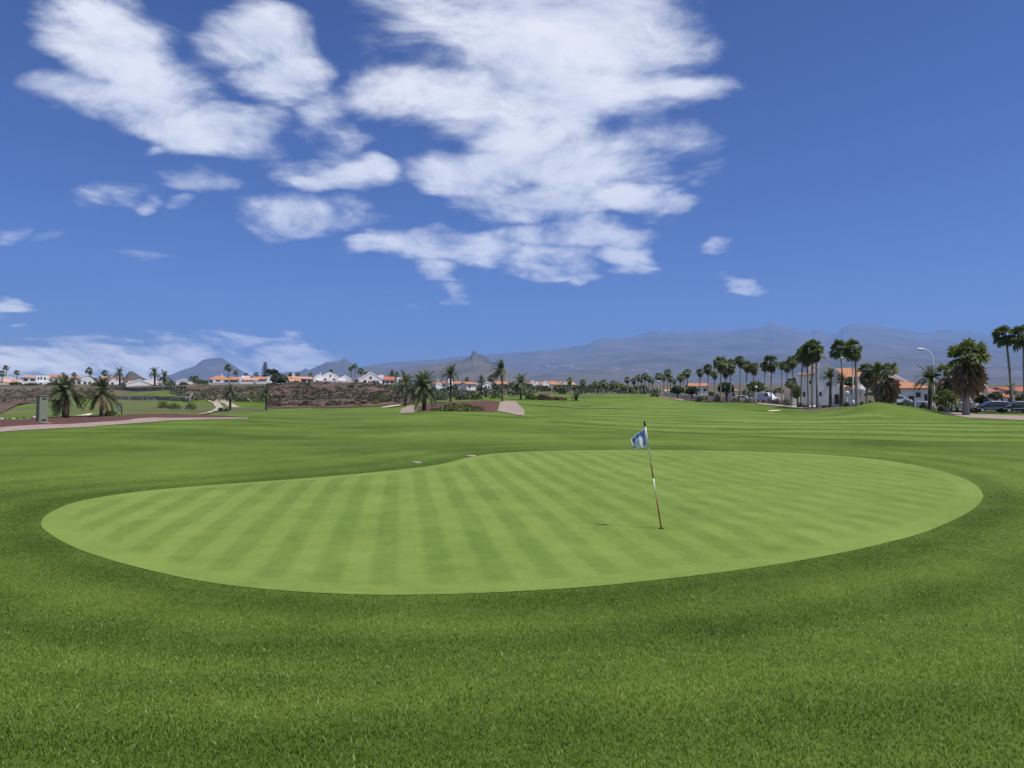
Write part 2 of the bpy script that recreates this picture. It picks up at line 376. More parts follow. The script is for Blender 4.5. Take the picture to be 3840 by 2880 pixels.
# ------------------------------------------------------------------ terrain
PL = lambda d: 1464 + 7552.0 / d        # the tilted plane of the green and the fairway
NEAR = [(8, PL(8)), (10, PL(10)), (15, PL(15)), (20, PL(20)), (30, PL(30)), (40, PL(40))]
COLS = {
 -1800: [(46,1624),(60,1592),(100,1560),(200,1520),(300,1470),(400,1440)],
 -300: [(46,1626),(52,1612),(57,1590),(62,1580),(80,1578),(120,1560),(160,1540),(200,1520),(240,1495),(290,1452),(330,1440),(400,1437)],
 0: [(46,1624),(52,1604),(57,1580),(62,1573),(80,1573),(120,1560),(160,1540),(200,1520),(240,1495),(290,1452),(330,1440),(400,1437)],
 300: [(46,1626),(54,1605),(61,1589),(67,1562),(74,1558),(110,1552),(150,1535),(200,1510),(240,1485),(290,1455),(320,1441),(400,1437)],
 640: [(50,1617),(60,1592),(68,1577),(74,1567),(79,1553),(90,1549),(130,1535),(170,1522),(200,1500),(240,1470),(280,1445),(320,1440),(400,1437)],
 900: [(50,1617),(60,1592),(72,1573),(78,1566),(90,1560),(140,1541),(175,1528),(220,1480),(255,1442),(300,1438),(400,1436)],
 1200: [(50,1619),(60,1598),(75,1578),(100,1560),(150,1538),(175,1530),(200,1500),(240,1450),(265,1434),(300,1432),(400,1432)],
 1400: [(50,1617),(60,1592),(80,1570),(100,1552),(140,1535),(170,1526),(200,1500),(235,1455),(260,1438),(300,1436),(400,1434)],
 1520: [(50,1613),(60,1588),(80,1566),(95,1553),(105,1550),(130,1530),(160,1518),(200,1495),(250,1460),(300,1450),(400,1440)],
 1600: [(50,1612),(60,1585),(80,1562),(95,1548),(108,1542),(120,1530),(135,1508),(150,1505),(250,1480),(300,1460),(400,1445)],
 1800: [(50,1612),(60,1588),(80,1564),(92,1550),(100,1540),(115,1515),(130,1503),(145,1502),(200,1490),(300,1465),(400,1450)],
 1900: [(50,1615),(60,1590),(80,1568),(95,1556),(110,1535),(130,1506),(160,1490),(200,1482),(300,1466),(400,1450)],
 2000: [(50,1617),(60,1594),(80,1572),(92,1562),(110,1535),(135,1511),(150,1503),(175,1487),(200,1480),(300,1466),(400,1452)],
 2200: [(50,1620),(70,1576),(100,1545),(130,1525),(150,1510),(170,1497),(190,1484),(205,1481),(230,1484),(300,1472),(400,1456)],
 2450: [(50,1620),(70,1576),(100,1545),(130,1522),(160,1500),(185,1482),(200,1478),(215,1480),(300,1474),(400,1456)],
 2600: [(50,1620),(70,1576),(100,1548),(130,1525),(155,1510),(170,1503),(190,1500),(300,1482),(400,1462)],
 2800: [(50,1620),(70,1576),(100,1548),(125,1530),(145,1513),(160,1509),(180,1506),(250,1492),(400,1464)],
 3000: [(50,1619),(70,1576),(100,1552),(115,1542),(125,1532),(135,1522),(145,1519),(170,1512),(250,1492),(400,1466)],
 3150: [(50,1619),(70,1573),(85,1550),(95,1534),(105,1528),(120,1525),(150,1518),(250,1495),(400,1466)],
 3280: [(50,1619),(60,1592),(70,1570),(78,1536),(85,1507),(90,1503),(97,1510),(110,1522),(140,1519),(250,1495),(400,1466)],
 3420: [(50,1619),(60,1592),(75,1568),(85,1534),(92,1524),(100,1530),(140,1522),(250,1495),(400,1466)],
 3560: [(50,1620),(60,1594),(75,1572),(83,1561),(90,1555),(100,1545),(140,1525),(250,1495),(400,1466)],
 3840: [(50,1620),(60,1596),(68,1581),(75,1573),(85,1560),(95,1552),(110,1545),(140,1530),(250,1495),(400,1466)],
 6000: [(50,1620),(60,1596),(68,1581),(75,1573),(85,1560),(95,1552),(110,1545),(140,1530),(250,1495),(400,1466)],
}
TU = np.arange(-2600, 6441, 20.0); TL = np.linspace(math.log(8), math.log(7000), 520)
cu = sorted(COLS); tab_c = []
for u in cu:
    kn = NEAR + COLS[u] + [(1000, 1446), (3000, 1441), (7000, 1440)]
    tab_c.append(np.interp(TL, [math.log(k[0]) for k in kn], [k[1] for k in kn]))
tab_c = np.array(tab_c)
TAB = np.array([[np.interp(u, cu, tab_c[:, j]) for j in range(len(TL))] for u in TU])
def blur(a, n, ax):
    k = np.exp(-np.linspace(-2, 2, 2*n+1)**2); k /= k.sum()
    p = np.pad(a, [(n, n) if i == ax else (0, 0) for i in range(2)], mode='edge')
    return np.apply_along_axis(lambda r: np.convolve(r, k, 'valid'), ax, p)
near_part = np.array([PL(math.exp(l)) for l in TL])
TAB = blur(blur(TAB - near_part, 4, 1), 4, 0) + near_part
def v_of(u, d):
    fu = np.clip((u - TU[0]) / 20.0, 0, len(TU) - 1.001); fl = np.clip((np.log(np.maximum(d, 8.0)) - TL[0]) / (TL[1]-TL[0]), 0, len(TL) - 1.001)
    i = fu.astype(int); j = fl.astype(int); a = fu - i; b = fl - j
    return (TAB[i,j]*(1-a)+TAB[i+1,j]*a)*(1-b) + (TAB[i,j+1]*(1-a)+TAB[i+1,j+1]*a)*b
def zfun(x, y):
    x = np.asarray(x, float); y = np.asarray(y, float)
    r = np.hypot(x, y) + 1e-6; th = np.arctan2(x, y)
    tc_ = np.clip(th, -R(57), R(57)); d = np.maximum(r * np.cos(tc_), .01); s = np.tan(tc_)
    u = 1920 + s * F
    v = v_of(u, d)
    b = (1440 - v) / F
    rz = (math.sin(ALPHA) + b * math.cos(ALPHA)) / (math.cos(ALPHA) - b * math.sin(ALPHA))
    zt = CAMZ + rz * d
    rz9 = (math.sin(ALPHA) + (1440 - PL(9.0)) / F * math.cos(ALPHA)) / (math.cos(ALPHA) - (1440 - PL(9.0)) / F * math.sin(ALPHA))
    z9 = CAMZ + rz9 * 9.0
    k = np.clip(d / 9.5, 0, 1); k = k*k*(3-2*k)
    zn = .46 * (1 - k) + z9 * k
    z = np.where(d < 9.5, zn + (np.where(d > 8, (zt - z9) * np.clip((d-8)/1.5, 0, 1), 0)), zt)
    back = np.clip((np.abs(th) - R(60)) / R(50), 0, 1)
    z = z * (1 - back) + .46 * back
    # gentle swells of the mown ground
    z = z + (fbm(x*.09, y*.09, 3, 5) - .5) * .42 * np.clip((r - 36) / 10, 0, 1) * np.clip((400 - r) / 100, 0, 1)
    return z
NR = 430; RAD = 1.0 * (6600.0 ** (np.arange(NR) / (NR - 1)))
ANG = np.concatenate([np.linspace(-R(180), -R(58), 30)[:-1], np.linspace(-R(58), R(58), 600), np.linspace(R(58), R(180), 30)[1:]])
GX = np.outer(RAD, np.sin(ANG)); GY = np.outer(RAD, np.cos(ANG)); GZ = zfun(GX, GY)
def Z(x, y):
    """height of the ground mesh itself"""
    x = np.asarray(x, float); y = np.asarray(y, float)
    r = np.maximum(np.hypot(x, y), 1.0001); th = np.arctan2(x, y)
    fi = np.clip(np.log(r) / math.log(6600.0) * (NR - 1), 0, NR - 1.001); i = fi.astype(int)
    j = np.clip(np.searchsorted(ANG, th) - 1, 0, len(ANG) - 2)
    a = (r - RAD[i]) / (RAD[i+1] - RAD[i]); b = (th - ANG[j]) / (ANG[j+1] - ANG[j])
    return (GZ[i,j]*(1-a)+GZ[i+1,j]*a)*(1-b) + (GZ[i,j+1]*(1-a)+GZ[i+1,j+1]*a)*b
def z1(x, y): return float(Z(np.array([x]), np.array([y]))[0])
_DS = np.exp(np.linspace(math.log(2.6), math.log(1500), 5000))
def hit(u, v):
    """where the line of sight of a photo pixel meets the ground"""
    rx, rz = prat(u, v)
    zz = Z(rx * _DS, _DS); ray = CAMZ + rz * _DS
    k = np.argmax(zz >= ray)
    if zz[k] < ray[k]: k = len(_DS) - 1
    d = _DS[k]
    return Vector((rx * d, d, float(zz[k])))

# the green's outline, from the photograph
GREEN_PX = [(153,1965),(185,1925),(300,1880),(520,1845),(860,1815),(1200,1790),(1500,1762),(1650,1742),(1760,1716),(1850,1702),(1990,1693),(2200,1689),(2500,1688),
 (2800,1693),(3100,1707),(3350,1732),(3520,1765),(3630,1802),(3680,1842),(3680,1880),(3620,1930),(3500,1985),(3300,2043),(3050,2095),(2800,2135),(2500,2172),(2200,2203),(1900,2222),
 (1600,2232),(1300,2230),(1000,2212),(750,2180),(500,2125),(320,2070),(220,2025),(170,1990)]
def smooth_loop(pts, n):
    P = np.array([(p.x, p.y) for p in pts]); k = len(P); out = []
    seg = np.linalg.norm(np.roll(P, -1, 0) - P, axis=1); cum = np.concatenate([[0], np.cumsum(seg)]); L = cum[-1]
    for s in np.linspace(0, L, n, endpoint=False):
        i = min(np.searchsorted(cum, s, 'right') - 1, k - 1); t = (s - cum[i]) / seg[i]
        p0, p1, p2, p3 = P[(i-1)%k], P[i], P[(i+1)%k], P[(i+2)%k]
        out.append(.5*((2*p1)+(-p0+p2)*t+(2*p0-5*p1+4*p2-p3)*t*t+(-p0+3*p1-3*p2+p3)*t**3))
    out = np.array(out)
    for _ in range(3): out = (np.roll(out, 1, 0) + 2*out + np.roll(out, -1, 0)) / 4
    return out
GREEN = smooth_loop([hit(*p) for p in GREEN_PX], 420)
def gdist(x, y):
    """signed distance to the edge of the green, positive outside"""
    x = np.asarray(x).ravel(); y = np.asarray(y).ravel(); out = np.full(len(x), 60.0)
    near = np.where((np.abs(x - 1) < 32) & (y > -5) & (y < 62))[0]
    A = GREEN; B = np.roll(GREEN, -1, 0)
    for c0 in range(0, len(near), 20000):
        idx = near[c0:c0+20000]; px = x[idx][:, None]; py = y[idx][:, None]
        dist = np.sqrt((px - A[None, ::2, 0])**2 + (py - A[None, ::2, 1])**2).min(1)
        cond = (A[None, :, 1] > py) != (B[None, :, 1] > py)
        xi = (B[None, :, 0] - A[None, :, 0]) * (py - A[None, :, 1]) / (B[None, :, 1] - A[None, :, 1] + 1e-12) + A[None, :, 0]
        inside = (cond & (px < xi)).sum(1) % 2 == 1
        out[idx] = np.where(inside, -dist, dist)
    return out
def tone_fn(x, y):
    """tone of the rough: mowing bands round the green, broad patches partly painting mound shade"""
    x = np.asarray(x).ravel(); y = np.asarray(y).ravel(); g = gdist(x, y)
    wob = (fbm(x*.22, y*.22, 3, 21) - .5) * 1.6
    band = -.32*np.exp(-((g - .45)/.45)**2) + .10*np.exp(-((g-1.5)/.3)**2) - .22*np.exp(-((g + wob*.3 - 2.4)/.5)**2) + .24*np.exp(-((g + wob*.4 - 3.3)/.35)**2)
    stripes = .17*np.sin((g + wob) * 2*math.pi/1.9) * np.clip(1 - (g - 3)/9, 0, 1) * (g > 3)
    patch = (fbm(x*.16, y*.16, 3, 40) - .5) * .75 + (fbm(x*.9, y*.9, 3, 44) - .5) * .30 + (fbm(x*.05, y*.16, 3, 47) - .5) * .5  # uneven turf, strengthened to paint the shading of the undulating mounds
    t = np.where(g < 45, band + stripes, 0) + patch
    far = .12*np.sin((y*.9 + x*.25 + (fbm(x*.05, y*.05, 2, 3)-.5)*14) * 2*math.pi/5.2) * np.clip((np.hypot(x, y)-30)/12, 0, 1) * np.clip((150-np.hypot(x, y))/60, 0, 1)
    return t + far - .06
n_a = len(ANG); gv = np.stack([GX.ravel(), GY.ravel(), GZ.ravel()], 1)
ii, jj = np.meshgrid(np.arange(NR - 1), np.arange(n_a - 1), indexing='ij'); base = (ii * n_a + jj).ravel()
quads = np.stack([base, base + n_a, base + n_a + 1, base + 1], 1)[:, ::-1]
gtone = tone_fn(gv[:, 0], gv[:, 1])
def sstep(a, b, v): k = np.clip((v - a) / (b - a), 0, 1); return k*k*(3 - 2*k)
def dry_fn(x, y):
    d = np.maximum(y, 1.0); u = 1920 + np.clip(x / d, -1.5, 1.5) * F; n = fbm(x*.05, y*.05, 4, 61)
    far = sstep(215, 262, d + (n - .5)*40)
    right = np.maximum(sstep(2450, 2650, u) * sstep(160, 185, d), sstep(2960, 3060, u) * sstep(100, 108, d))
    lf = (1 - sstep(1350, 1560, u)); valley = lf * sstep(84, 120, d) * np.clip((n - .40)*3.2, 0, .75); plat = lf * sstep(225, 262, d) * .9
    return np.where(y < 5, 0, np.clip(np.maximum(np.maximum(far, right), np.maximum(valley, plat)), 0, 1))
gdry = dry_fn(gv[:, 0], gv[:, 1])
ground = obj('ground', np_mesh('ground', gv, quads, [M['rough']], {'tone': gtone, 'dry': gdry}, True)); tag(ground, kind='structure')
cap = obj('ground_underfoot', np_mesh('ground_underfoot', np.vstack([[0, 0, float(GZ[0].mean())], gv[:n_a]]),
          [[0, k + 1, k] for k in range(1, n_a)], [M['rough']], {'tone': np.zeros(n_a + 1)}, True)); tag(cap, kind='structure')

def drape(name, P, faces, mat, off, attrs=None, kind='structure', rough=0.0, rs=.8, parent=None, wts=None):
    P = np.asarray(P, float); z = Z(P[:, 0], P[:, 1]) + off
    if rough: z = z + rough * np.abs(fbm(P[:, 0]*rs, P[:, 1]*rs, 4, 77) - .35) * (1.0 if wts is None else wts)
    o = obj(name, np_mesh(name, np.column_stack([P, z]), faces, [mat], attrs, True), parent)
    if kind and parent is None: o['kind'] = kind
    return o
def fan_sheet(name, loop, mat, off, rings, centre=None, attrs_fn=None, **kw):
    loop = np.asarray(loop); n = len(loop); c = loop.mean(0) if centre is None else np.asarray(centre)
    ts = np.linspace(0, 1, rings + 1)[1:]; P = [c[None]] + [c + (loop - c) * t for t in ts]; P = np.vstack(P)
    f = []
    for k in range(n): f.append((0, 1 + k, 1 + (k+1) % n, 1 + (k+1) % n))
    f3 = np.array([q[:3] for q in f]); q = []
    for r_ in range(rings - 1):
        a = 1 + r_*n
        k = np.arange(n); q.append(np.stack([a + k, a + n + k, a + n + (k+1) % n, a + (k+1) % n], 1))
    q = np.vstack(q); tri = np.vstack([f3, q[:, [0, 1, 2]], q[:, [0, 2, 3]]])
    return drape(name, P, tri, mat, off, attrs_fn(P) if attrs_fn else None, **kw)
def densify(pts, n):
    P = np.array(pts, float); seg = np.linalg.norm(np.diff(P, axis=0), axis=1); cum = np.concatenate([[0], np.cumsum(seg)])
    s = np.linspace(0, cum[-1], n); return np.column_stack([np.interp(s, cum, P[:, 0]), np.interp(s, cum, P[:, 1])])
def strip(name, ea, eb, mat, off, n=60, m=6, px=True, **kw):
    """sheet between two edge lines (photo pixels meeting the ground, or world x,y)"""
    if px: ea = [hit(*p)[:2] for p in ea]; eb = [hit(*p)[:2] for p in eb]
    A = densify(ea, n); B = densify(eb, n)
    P = np.vstack([A + (B - A) * t for t in np.linspace(0, 1, m + 1)])
    i, j = np.meshgrid(np.arange(m), np.arange(n - 1), indexing='ij'); b = (i*n + j).ravel()
    tm_, tn_ = np.meshgrid(np.linspace(0, 1, m + 1), np.linspace(0, 1, n), indexing='ij')
    wts = np.clip(np.minimum(tm_, 1 - tm_) / .16, 0, 1).ravel() * np.clip(np.minimum(tn_, 1 - tn_) / .04, 0, 1).ravel()
    return drape(name, P, np.stack([b, b + 1, b + n + 1, b + n], 1), mat, off, wts=wts, **kw)

# putting green, fairway
fan_sheet('putting_green', GREEN, M['green'], .007, 60, attrs_fn=lambda P: {'edge': np.clip((-gdist(P[:, 0], P[:, 1]) - .55) / .12, 0, 1)})
FW = [(2060,1575),(2180,1535),(2300,1508),(2400,1494),(2480,1490),(2580,1510),(2760,1532),(2960,1560),(3150,1574),(3330,1580),(3560,1590),(3790,1598),(4100,1612),
      (4050,1650),(3700,1660),(3300,1652),(2900,1640),(2500,1622),(2250,1605),(2100,1592)]
fan_sheet('fairway', smooth_loop([hit(*p) for p in FW], 260), M['fairway'], .014, 40, attrs_fn=lambda P: {'edge': np.concatenate([[1.0], np.repeat(np.clip((1 - np.linspace(0, 1, 41)[1:]) / .22, 0, 1), 260)])})

# ------------------------------------------------------------------ grass blades near the camera (one mass nobody could count)
def blades(n, y0, y1, wbase, lo, hi, power, segs, seed):
    g = np.random.default_rng(seed)
    y = y0 + (y1 - y0) * g.random(n) ** power
    x = (g.random(n) * 2 - 1) * (y * .76 + 1.6)
    gd = gdist(x, y); keep = (gd > -.05 + .05*g.random(n)) & (g.random(n) < (np.clip((10.5 - y)/4.5, 0, 1) if segs == 2 else np.clip((y - 5.5)/4, 0, 1)*np.clip((25 - y)/12, 0, 1))); x, y, gd = x[keep], y[keep], gd[keep]; n = len(x)
    z = Z(x, y) - .004
    tone = tone_fn(x, y)
    clump = fbm(x*2.6, y*2.6, 3, 90)
    h = (lo + (hi - lo) * g.random(n)) * (.7 + .6*clump)
    th = g.random(n) * 2*math.pi
    lean = (.45 + .75*g.random(n)); la = g.random(n) * 2*math.pi
    dx = np.cos(la) * lean * h; dy = np.sin(la) * lean * h
    wd = wbase * (.7 + .6*g.random(n)) * (1 + np.clip((y - 6) / 9, 0, 1.6))
    wx = np.cos(th) * wd / 2; wy = np.sin(th) * wd / 2
    rnd = g.random(n)
    if segs == 1:
        V = np.stack([np.stack([x - wx, y - wy, z], 1), np.stack([x + wx, y + wy, z], 1), np.stack([x + dx, y + dy, z + h], 1)], 1).reshape(-1, 3)
        Fc = np.arange(3*n).reshape(-1, 3); rep = 3; tip = np.tile([0, 0, 1.0], n)
    else:
        mx = x + dx*.35; my = y + dy*.35; mz = z + h*.62
        V = np.stack([np.stack([x - wx, y - wy, z], 1), np.stack([x + wx, y + wy, z], 1), np.stack([mx + wx*.8, my + wy*.8, mz], 1), np.stack([mx - wx*.8, my - wy*.8, mz], 1),
                      np.stack([x + dx, y + dy, z + h], 1)], 1).reshape(-1, 3)
        b = 5*np.arange(n)[:, None]; Fc = np.concatenate([b + np.array([0, 1, 2]), b + np.array([0, 2, 3]), b + np.array([3, 2, 4])]); rep = 5; tip = np.tile([0, 0, .6, .6, 1.0], n)
    return V, Fc, np.repeat(tone, rep), np.repeat(rnd, rep), tip
parts_ = [blades(300000, 2.6, 10.5, .0062, .012, .038, 1.15, 2, 1), blades(640000, 5.5, 25.0, .0080, .010, .026, 1.1, 1, 2)]
off = 0; VV, FF, T1, T2, T3 = [], [], [], [], []
for V_, F_, a_, b_, c_ in parts_:
    VV.append(V_); FF.append(F_ + off); off += len(V_); T1.append(a_); T2.append(b_); T3.append(c_)
def blade_material():
    m = bpy.data.materials.new('grass_blade'); m.use_nodes = True; t = NT(m.node_tree)
    b = t.n['Principled BSDF']; b.inputs['Roughness'].default_value = .5; b.inputs['Specular IOR Level'].default_value = .25
    f = t.math('ADD', t.math('MULTIPLY', t.new('ShaderNodeAttribute', attribute_name='rnd').outputs['Fac'], .55), .24)
    f = t.math('ADD', f, t.new('ShaderNodeAttribute', attribute_name='tone').outputs['Fac'], clamp=True)
    cc = t.mix(f, (.062, .124, .009, 1), (.250, .376, .056, 1))
    dry = t.math('GREATER_THAN', t.new('ShaderNodeAttribute', attribute_name='rnd').outputs['Fac'], .975)
    cc = t.mix(t.math('MULTIPLY', dry, .7), cc, (.42, .45, .20, 1))
    t.put(b.inputs['Base Color'], cc)
    tr = t.new('ShaderNodeBsdfTranslucent'); t.put(tr.inputs[0], cc); mx = t.new('ShaderNodeMixShader'); mx.inputs[0].default_value = .3
    t.l.new(b.outputs[0], mx.inputs[1]); t.l.new(tr.outputs[0], mx.inputs[2]); t.l.new(mx.outputs[0], t.n['Material Output'].inputs['Surface'])
    return m
M['blade'] = blade_material()
gr = obj('rough_grass', np_mesh('rough_grass', np.vstack(VV), np.vstack(FF), [M['blade']], {'tone': np.concatenate(T1), 'rnd': np.concatenate(T2)}))
tag(gr, 'short green rough grass growing round the putting green', 'grass', kind='stuff')
#PART2
# ------------------------------------------------------------------ paths, beds, bank, roads
M['valley'] = grass_ground('valley_grass', (.072, .115, .022), (.15, .19, .05), None, False, 6.0, .05)
strip('cart_path', [(-260,1640),(0,1622),(300,1604),(480,1590),(640,1577.5),(800,1573),(930,1571)], [(-260,1622),(0,1604),(300,1588.5),(480,1577),(640,1568),(800,1567),(930,1567.5)], M['path'], .035, 90, 5)
strip('cinder_bed', [(-260,1621),(0,1603),(300,1588),(480,1576.5),(640,1567.5),(800,1566),(880,1564)], [(-260,1592),(0,1576),(150,1567),(300,1561),(480,1554),(640,1552.5),(800,1558),(880,1561)], M['mulch'], .03, 110, 10, rough=.25)
strip('cart_path', [(1497,1551),(1505,1535),(1530,1523),(1562,1520)], [(1553,1549),(1555,1535),(1565,1524),(1585,1519)], M['path'], .05, 30, 6)
strip('cinder_bed', [(1555,1546),(1600,1542.5),(1680,1543),(1800,1545),(1845,1546),(1862,1545)], [(1572,1521),(1600,1513),(1680,1508),(1800,1504.5),(1850,1504),(1872,1506)], M['mulch'], .04, 70, 16, rough=.3)
strip('cart_path', [(1866,1543),(1905,1550),(1968,1561),(1966,1540)], [(1878,1506),(1900,1505),(1935,1506),(1945,1518)], M['path'], .07, 30, 10)
strip('dirt_track', [(1936,1512),(2000,1519),(2100,1526),(2250,1533),(2420,1536)], [(1934,1509),(2000,1514),(2100,1521),(2250,1529),(2420,1533)], M['valley'], .06, 50, 3)
strip('cart_path', [(2425,1481),(2475,1490),(2520,1497),(2560,1504)], [(2432,1479),(2480,1486.5),(2530,1495),(2566,1500)], M['path'], .08, 40, 3)
strip('cinder_bed', [(2470,1487),(2520,1495),(2600,1503),(2700,1508.5),(2850,1513),(2960,1524),(3020,1530)], [(2470,1484),(2520,1489),(2600,1497),(2700,1502),(2850,1506),(2960,1513),(3020,1517)], M['mulch'], .10, 90, 5)
strip('cart_path', [(2840,1516),(2900,1522),(2970,1530),(3030,1533)], [(2840,1513),(2900,1518),(2970,1525),(3030,1529)], M['pathb'], .11, 40, 3)
strip('pavement', [(2960,1523),(3010,1530),(3060,1529)], [(2965,1516),(3010,1517),(3062,1519)], M['kerb'], .14, 30, 3)
strip('cart_path', [(3590,1561),(3640,1568),(3740,1573),(3860,1578),(4100,1586)], [(3520,1546),(3600,1549),(3740,1557),(3860,1561),(4100,1566)], M['path'], .05, 50, 6)
# road along the villas on the right
RD = [(2740,180),(2860,166),(2960,150),(3040,135),(3110,124),(3200,116),(3330,112),(3480,107),(3600,102),(3800,97.5),(4050,94)]
road = strip('road', [((u - 1920)/F*d, d) for u, d in RD], [((u - 1920)/F*(d + 6), d + 6) for u, d in RD], M['asphalt'], .10, 90, 6, px=False)
# sand
def bunker(pxs, off=.05):
    fan_sheet('bunker', smooth_loop([hit(*p) for p in pxs], 60), M['sand'], off, 8)
bunker([(2880,1541),(2905,1539),(2930,1539.5),(2915,1542),(2890,1543)])
bunker([(1430,1528),(1465,1521),(1498,1518),(1502,1520),(1470,1525),(1440,1529)])
bunker([(275,1562),(310,1556),(345,1550),(330,1560)])
# dry bank below the plateau, valley turf, rocky wall slopes
strip('rocky_bank', [(1002,1531),(1100,1531.5),(1200,1531),(1300,1529),(1400,1525),(1500,1518),(1560,1512)], [(990,1462),(1060,1442),(1130,1436),(1200,1435),(1300,1436),(1420,1440),(1530,1462)], M['bank'], .12, 150, 60, rough=2.6, rs=.12)
strip('rocky_bank', [(-150,1545),(0,1552),(40,1528),(60,1518),(130,1512),(200,1506),(300,1497),(420,1489)], [(-150,1462),(0,1461),(60,1462),(130,1463),(200,1463),(300,1462),(360,1461),(420,1460)], M['bank'], .12, 120, 40, rough=1.8, rs=.15)
strip('rocky_bank', [(690,1504),(760,1496),(840,1486),(900,1482),(990,1478)], [(690,1455),(760,1446),(840,1446),(900,1450),(990,1455)], M['bank'], .12, 80, 30, rough=1.6, rs=.15)
strip('access_road', [(738,1486),(790,1500),(840,1514),(870,1530)], [(840,1479),(838,1490),(860,1508),(905,1529)], M['pathb'], .12, 50, 8)
strip('access_road', [(735,1556),(790,1545),(810,1530),(800,1515),(770,1503)], [(765,1556),(815,1545),(838,1528),(826,1514),(800,1500)], M['pathb'], .16, 50, 4)

# scrub growing on the banks: a mass of small dry bushes
def clump_geo(n, rx, ry, rz, leaf, seed, hollow=.35, fl=.6):
    g = np.random.default_rng(seed)
    d = g.normal(size=(n, 3)); d /= np.linalg.norm(d, axis=1)[:, None]; d[:, 2] = np.abs(d[:, 2]) * 1.0 - .12*g.random(n)
    rr = hollow + (1 - hollow) * g.random(n)**.5
    lump = .72 + .45*vnoise(d[:, 0]*2.3 + 5 + seed, d[:, 1]*2.3 + d[:, 2]*2.7, seed)
    P = d * (rr * lump)[:, None] * np.array([rx, ry, rz])
    a = g.normal(size=(n, 3)); a /= np.linalg.norm(a, axis=1)[:, None]; b = np.cross(a, g.normal(size=(n, 3))); b /= np.linalg.norm(b, axis=1)[:, None] + 1e-9
    s = leaf * (.6 + .8*g.random(n))[:, None]
    V = np.stack([P - a*s*.5 - b*s*.3, P + a*s*.5 - b*s*.3*fl, P + b*s*.7], 1).reshape(-1, 3)
    return V, np.arange(3*n).reshape(-1, 3)
def scatter_scrub(name, label, spots, mat, seed):
    VS, FS = [], []; o_ = 0; g = np.random.default_rng(seed)
    for (x, y, s) in spots:
        V, Fc = clump_geo(int(26 + 10*s), s, s, s*g.uniform(.45, .8), s*.45, int(g.integers(1e6)))
        V = V + np.array([x, y, z1(x, y) + .5]); VS.append(V); FS.append(Fc + o_); o_ += len(V)
    o = obj(name, np_mesh(name, np.vstack(VS), np.vstack(FS), [mat])); tag(o, label, 'scrub', kind='stuff')
def bank_spots(n, u0, u1, d0, d1, lo, hi, seed):
    g = random.Random(seed); out = []
    for _ in range(n):
        d = g.uniform(d0, d1); u = g.uniform(u0, u1); out.append(((u - 1920) / F * d, d, g.uniform(lo, hi)))
    return out
scatter_scrub('dry_scrub', 'brown dry scrub covering the bank below the white villas', bank_spots(760, 1000, 1500, 173, 250, .4, 1.1, 1), M['scrub'], 1)
scatter_scrub('grey_scrub', 'grey green scrub dotted over the bank below the white villas', bank_spots(200, 1000, 1520, 182, 250, .5, 1.3, 2) + bank_spots(120, 1490, 2000, 165, 260, .7, 2.0, 7), M['scrubg'], 2)
scatter_scrub('valley_scrub', 'mixed scrub along the stony slopes left of the access road', bank_spots(300, -150, 430, 205, 272, .4, 1.1, 3) + bank_spots(220, 640, 1000, 190, 240, .5, 1.2, 4), M['scrubg'], 3)
scatter_scrub('plateau_hedge', 'dark hedges and garden shrubs between the plateau villas', bank_spots(120, -150, 1480, 340, 420, .9, 2.2, 5), M['leafd'], 5)
scatter_scrub('far_garden_shrubs', 'dark garden shrubs between the far white houses', bank_spots(260, 1500, 2420, 262, 430, 1.0, 2.6, 6) + bank_spots(110, 2400, 3900, 210, 420, 1.0, 2.6, 8), M['leafd'], 6)
# pale low succulents on the middle cinder bed
g_ = random.Random(5); sp = []
while len(sp) < 170:
    u = g_.uniform(1615, 1815); v = g_.uniform(1517, 1543)
    if v > 1541 - 22*math.exp(-((u - 1720)/75)**2): p = hit(u, v); sp.append((p.x, p.y, g_.uniform(.18, .42)))
def succ():
    VS, FS = [], []; o_ = 0
    for k, (x, y, s) in enumerate(sp):
        V, Fc = clump_geo(26, s, s, s*.8, s*.7, k); V = V + np.array([x, y, z1(x, y) + .1]); VS.append(V); FS.append(Fc + o_); o_ += len(V)
    o = obj('succulents', np_mesh('succulents', np.vstack(VS), np.vstack(FS), [M['leafm']])); tag(o, 'low green succulents carpeting the middle red cinder bed', 'ground cover', kind='stuff')
succ()

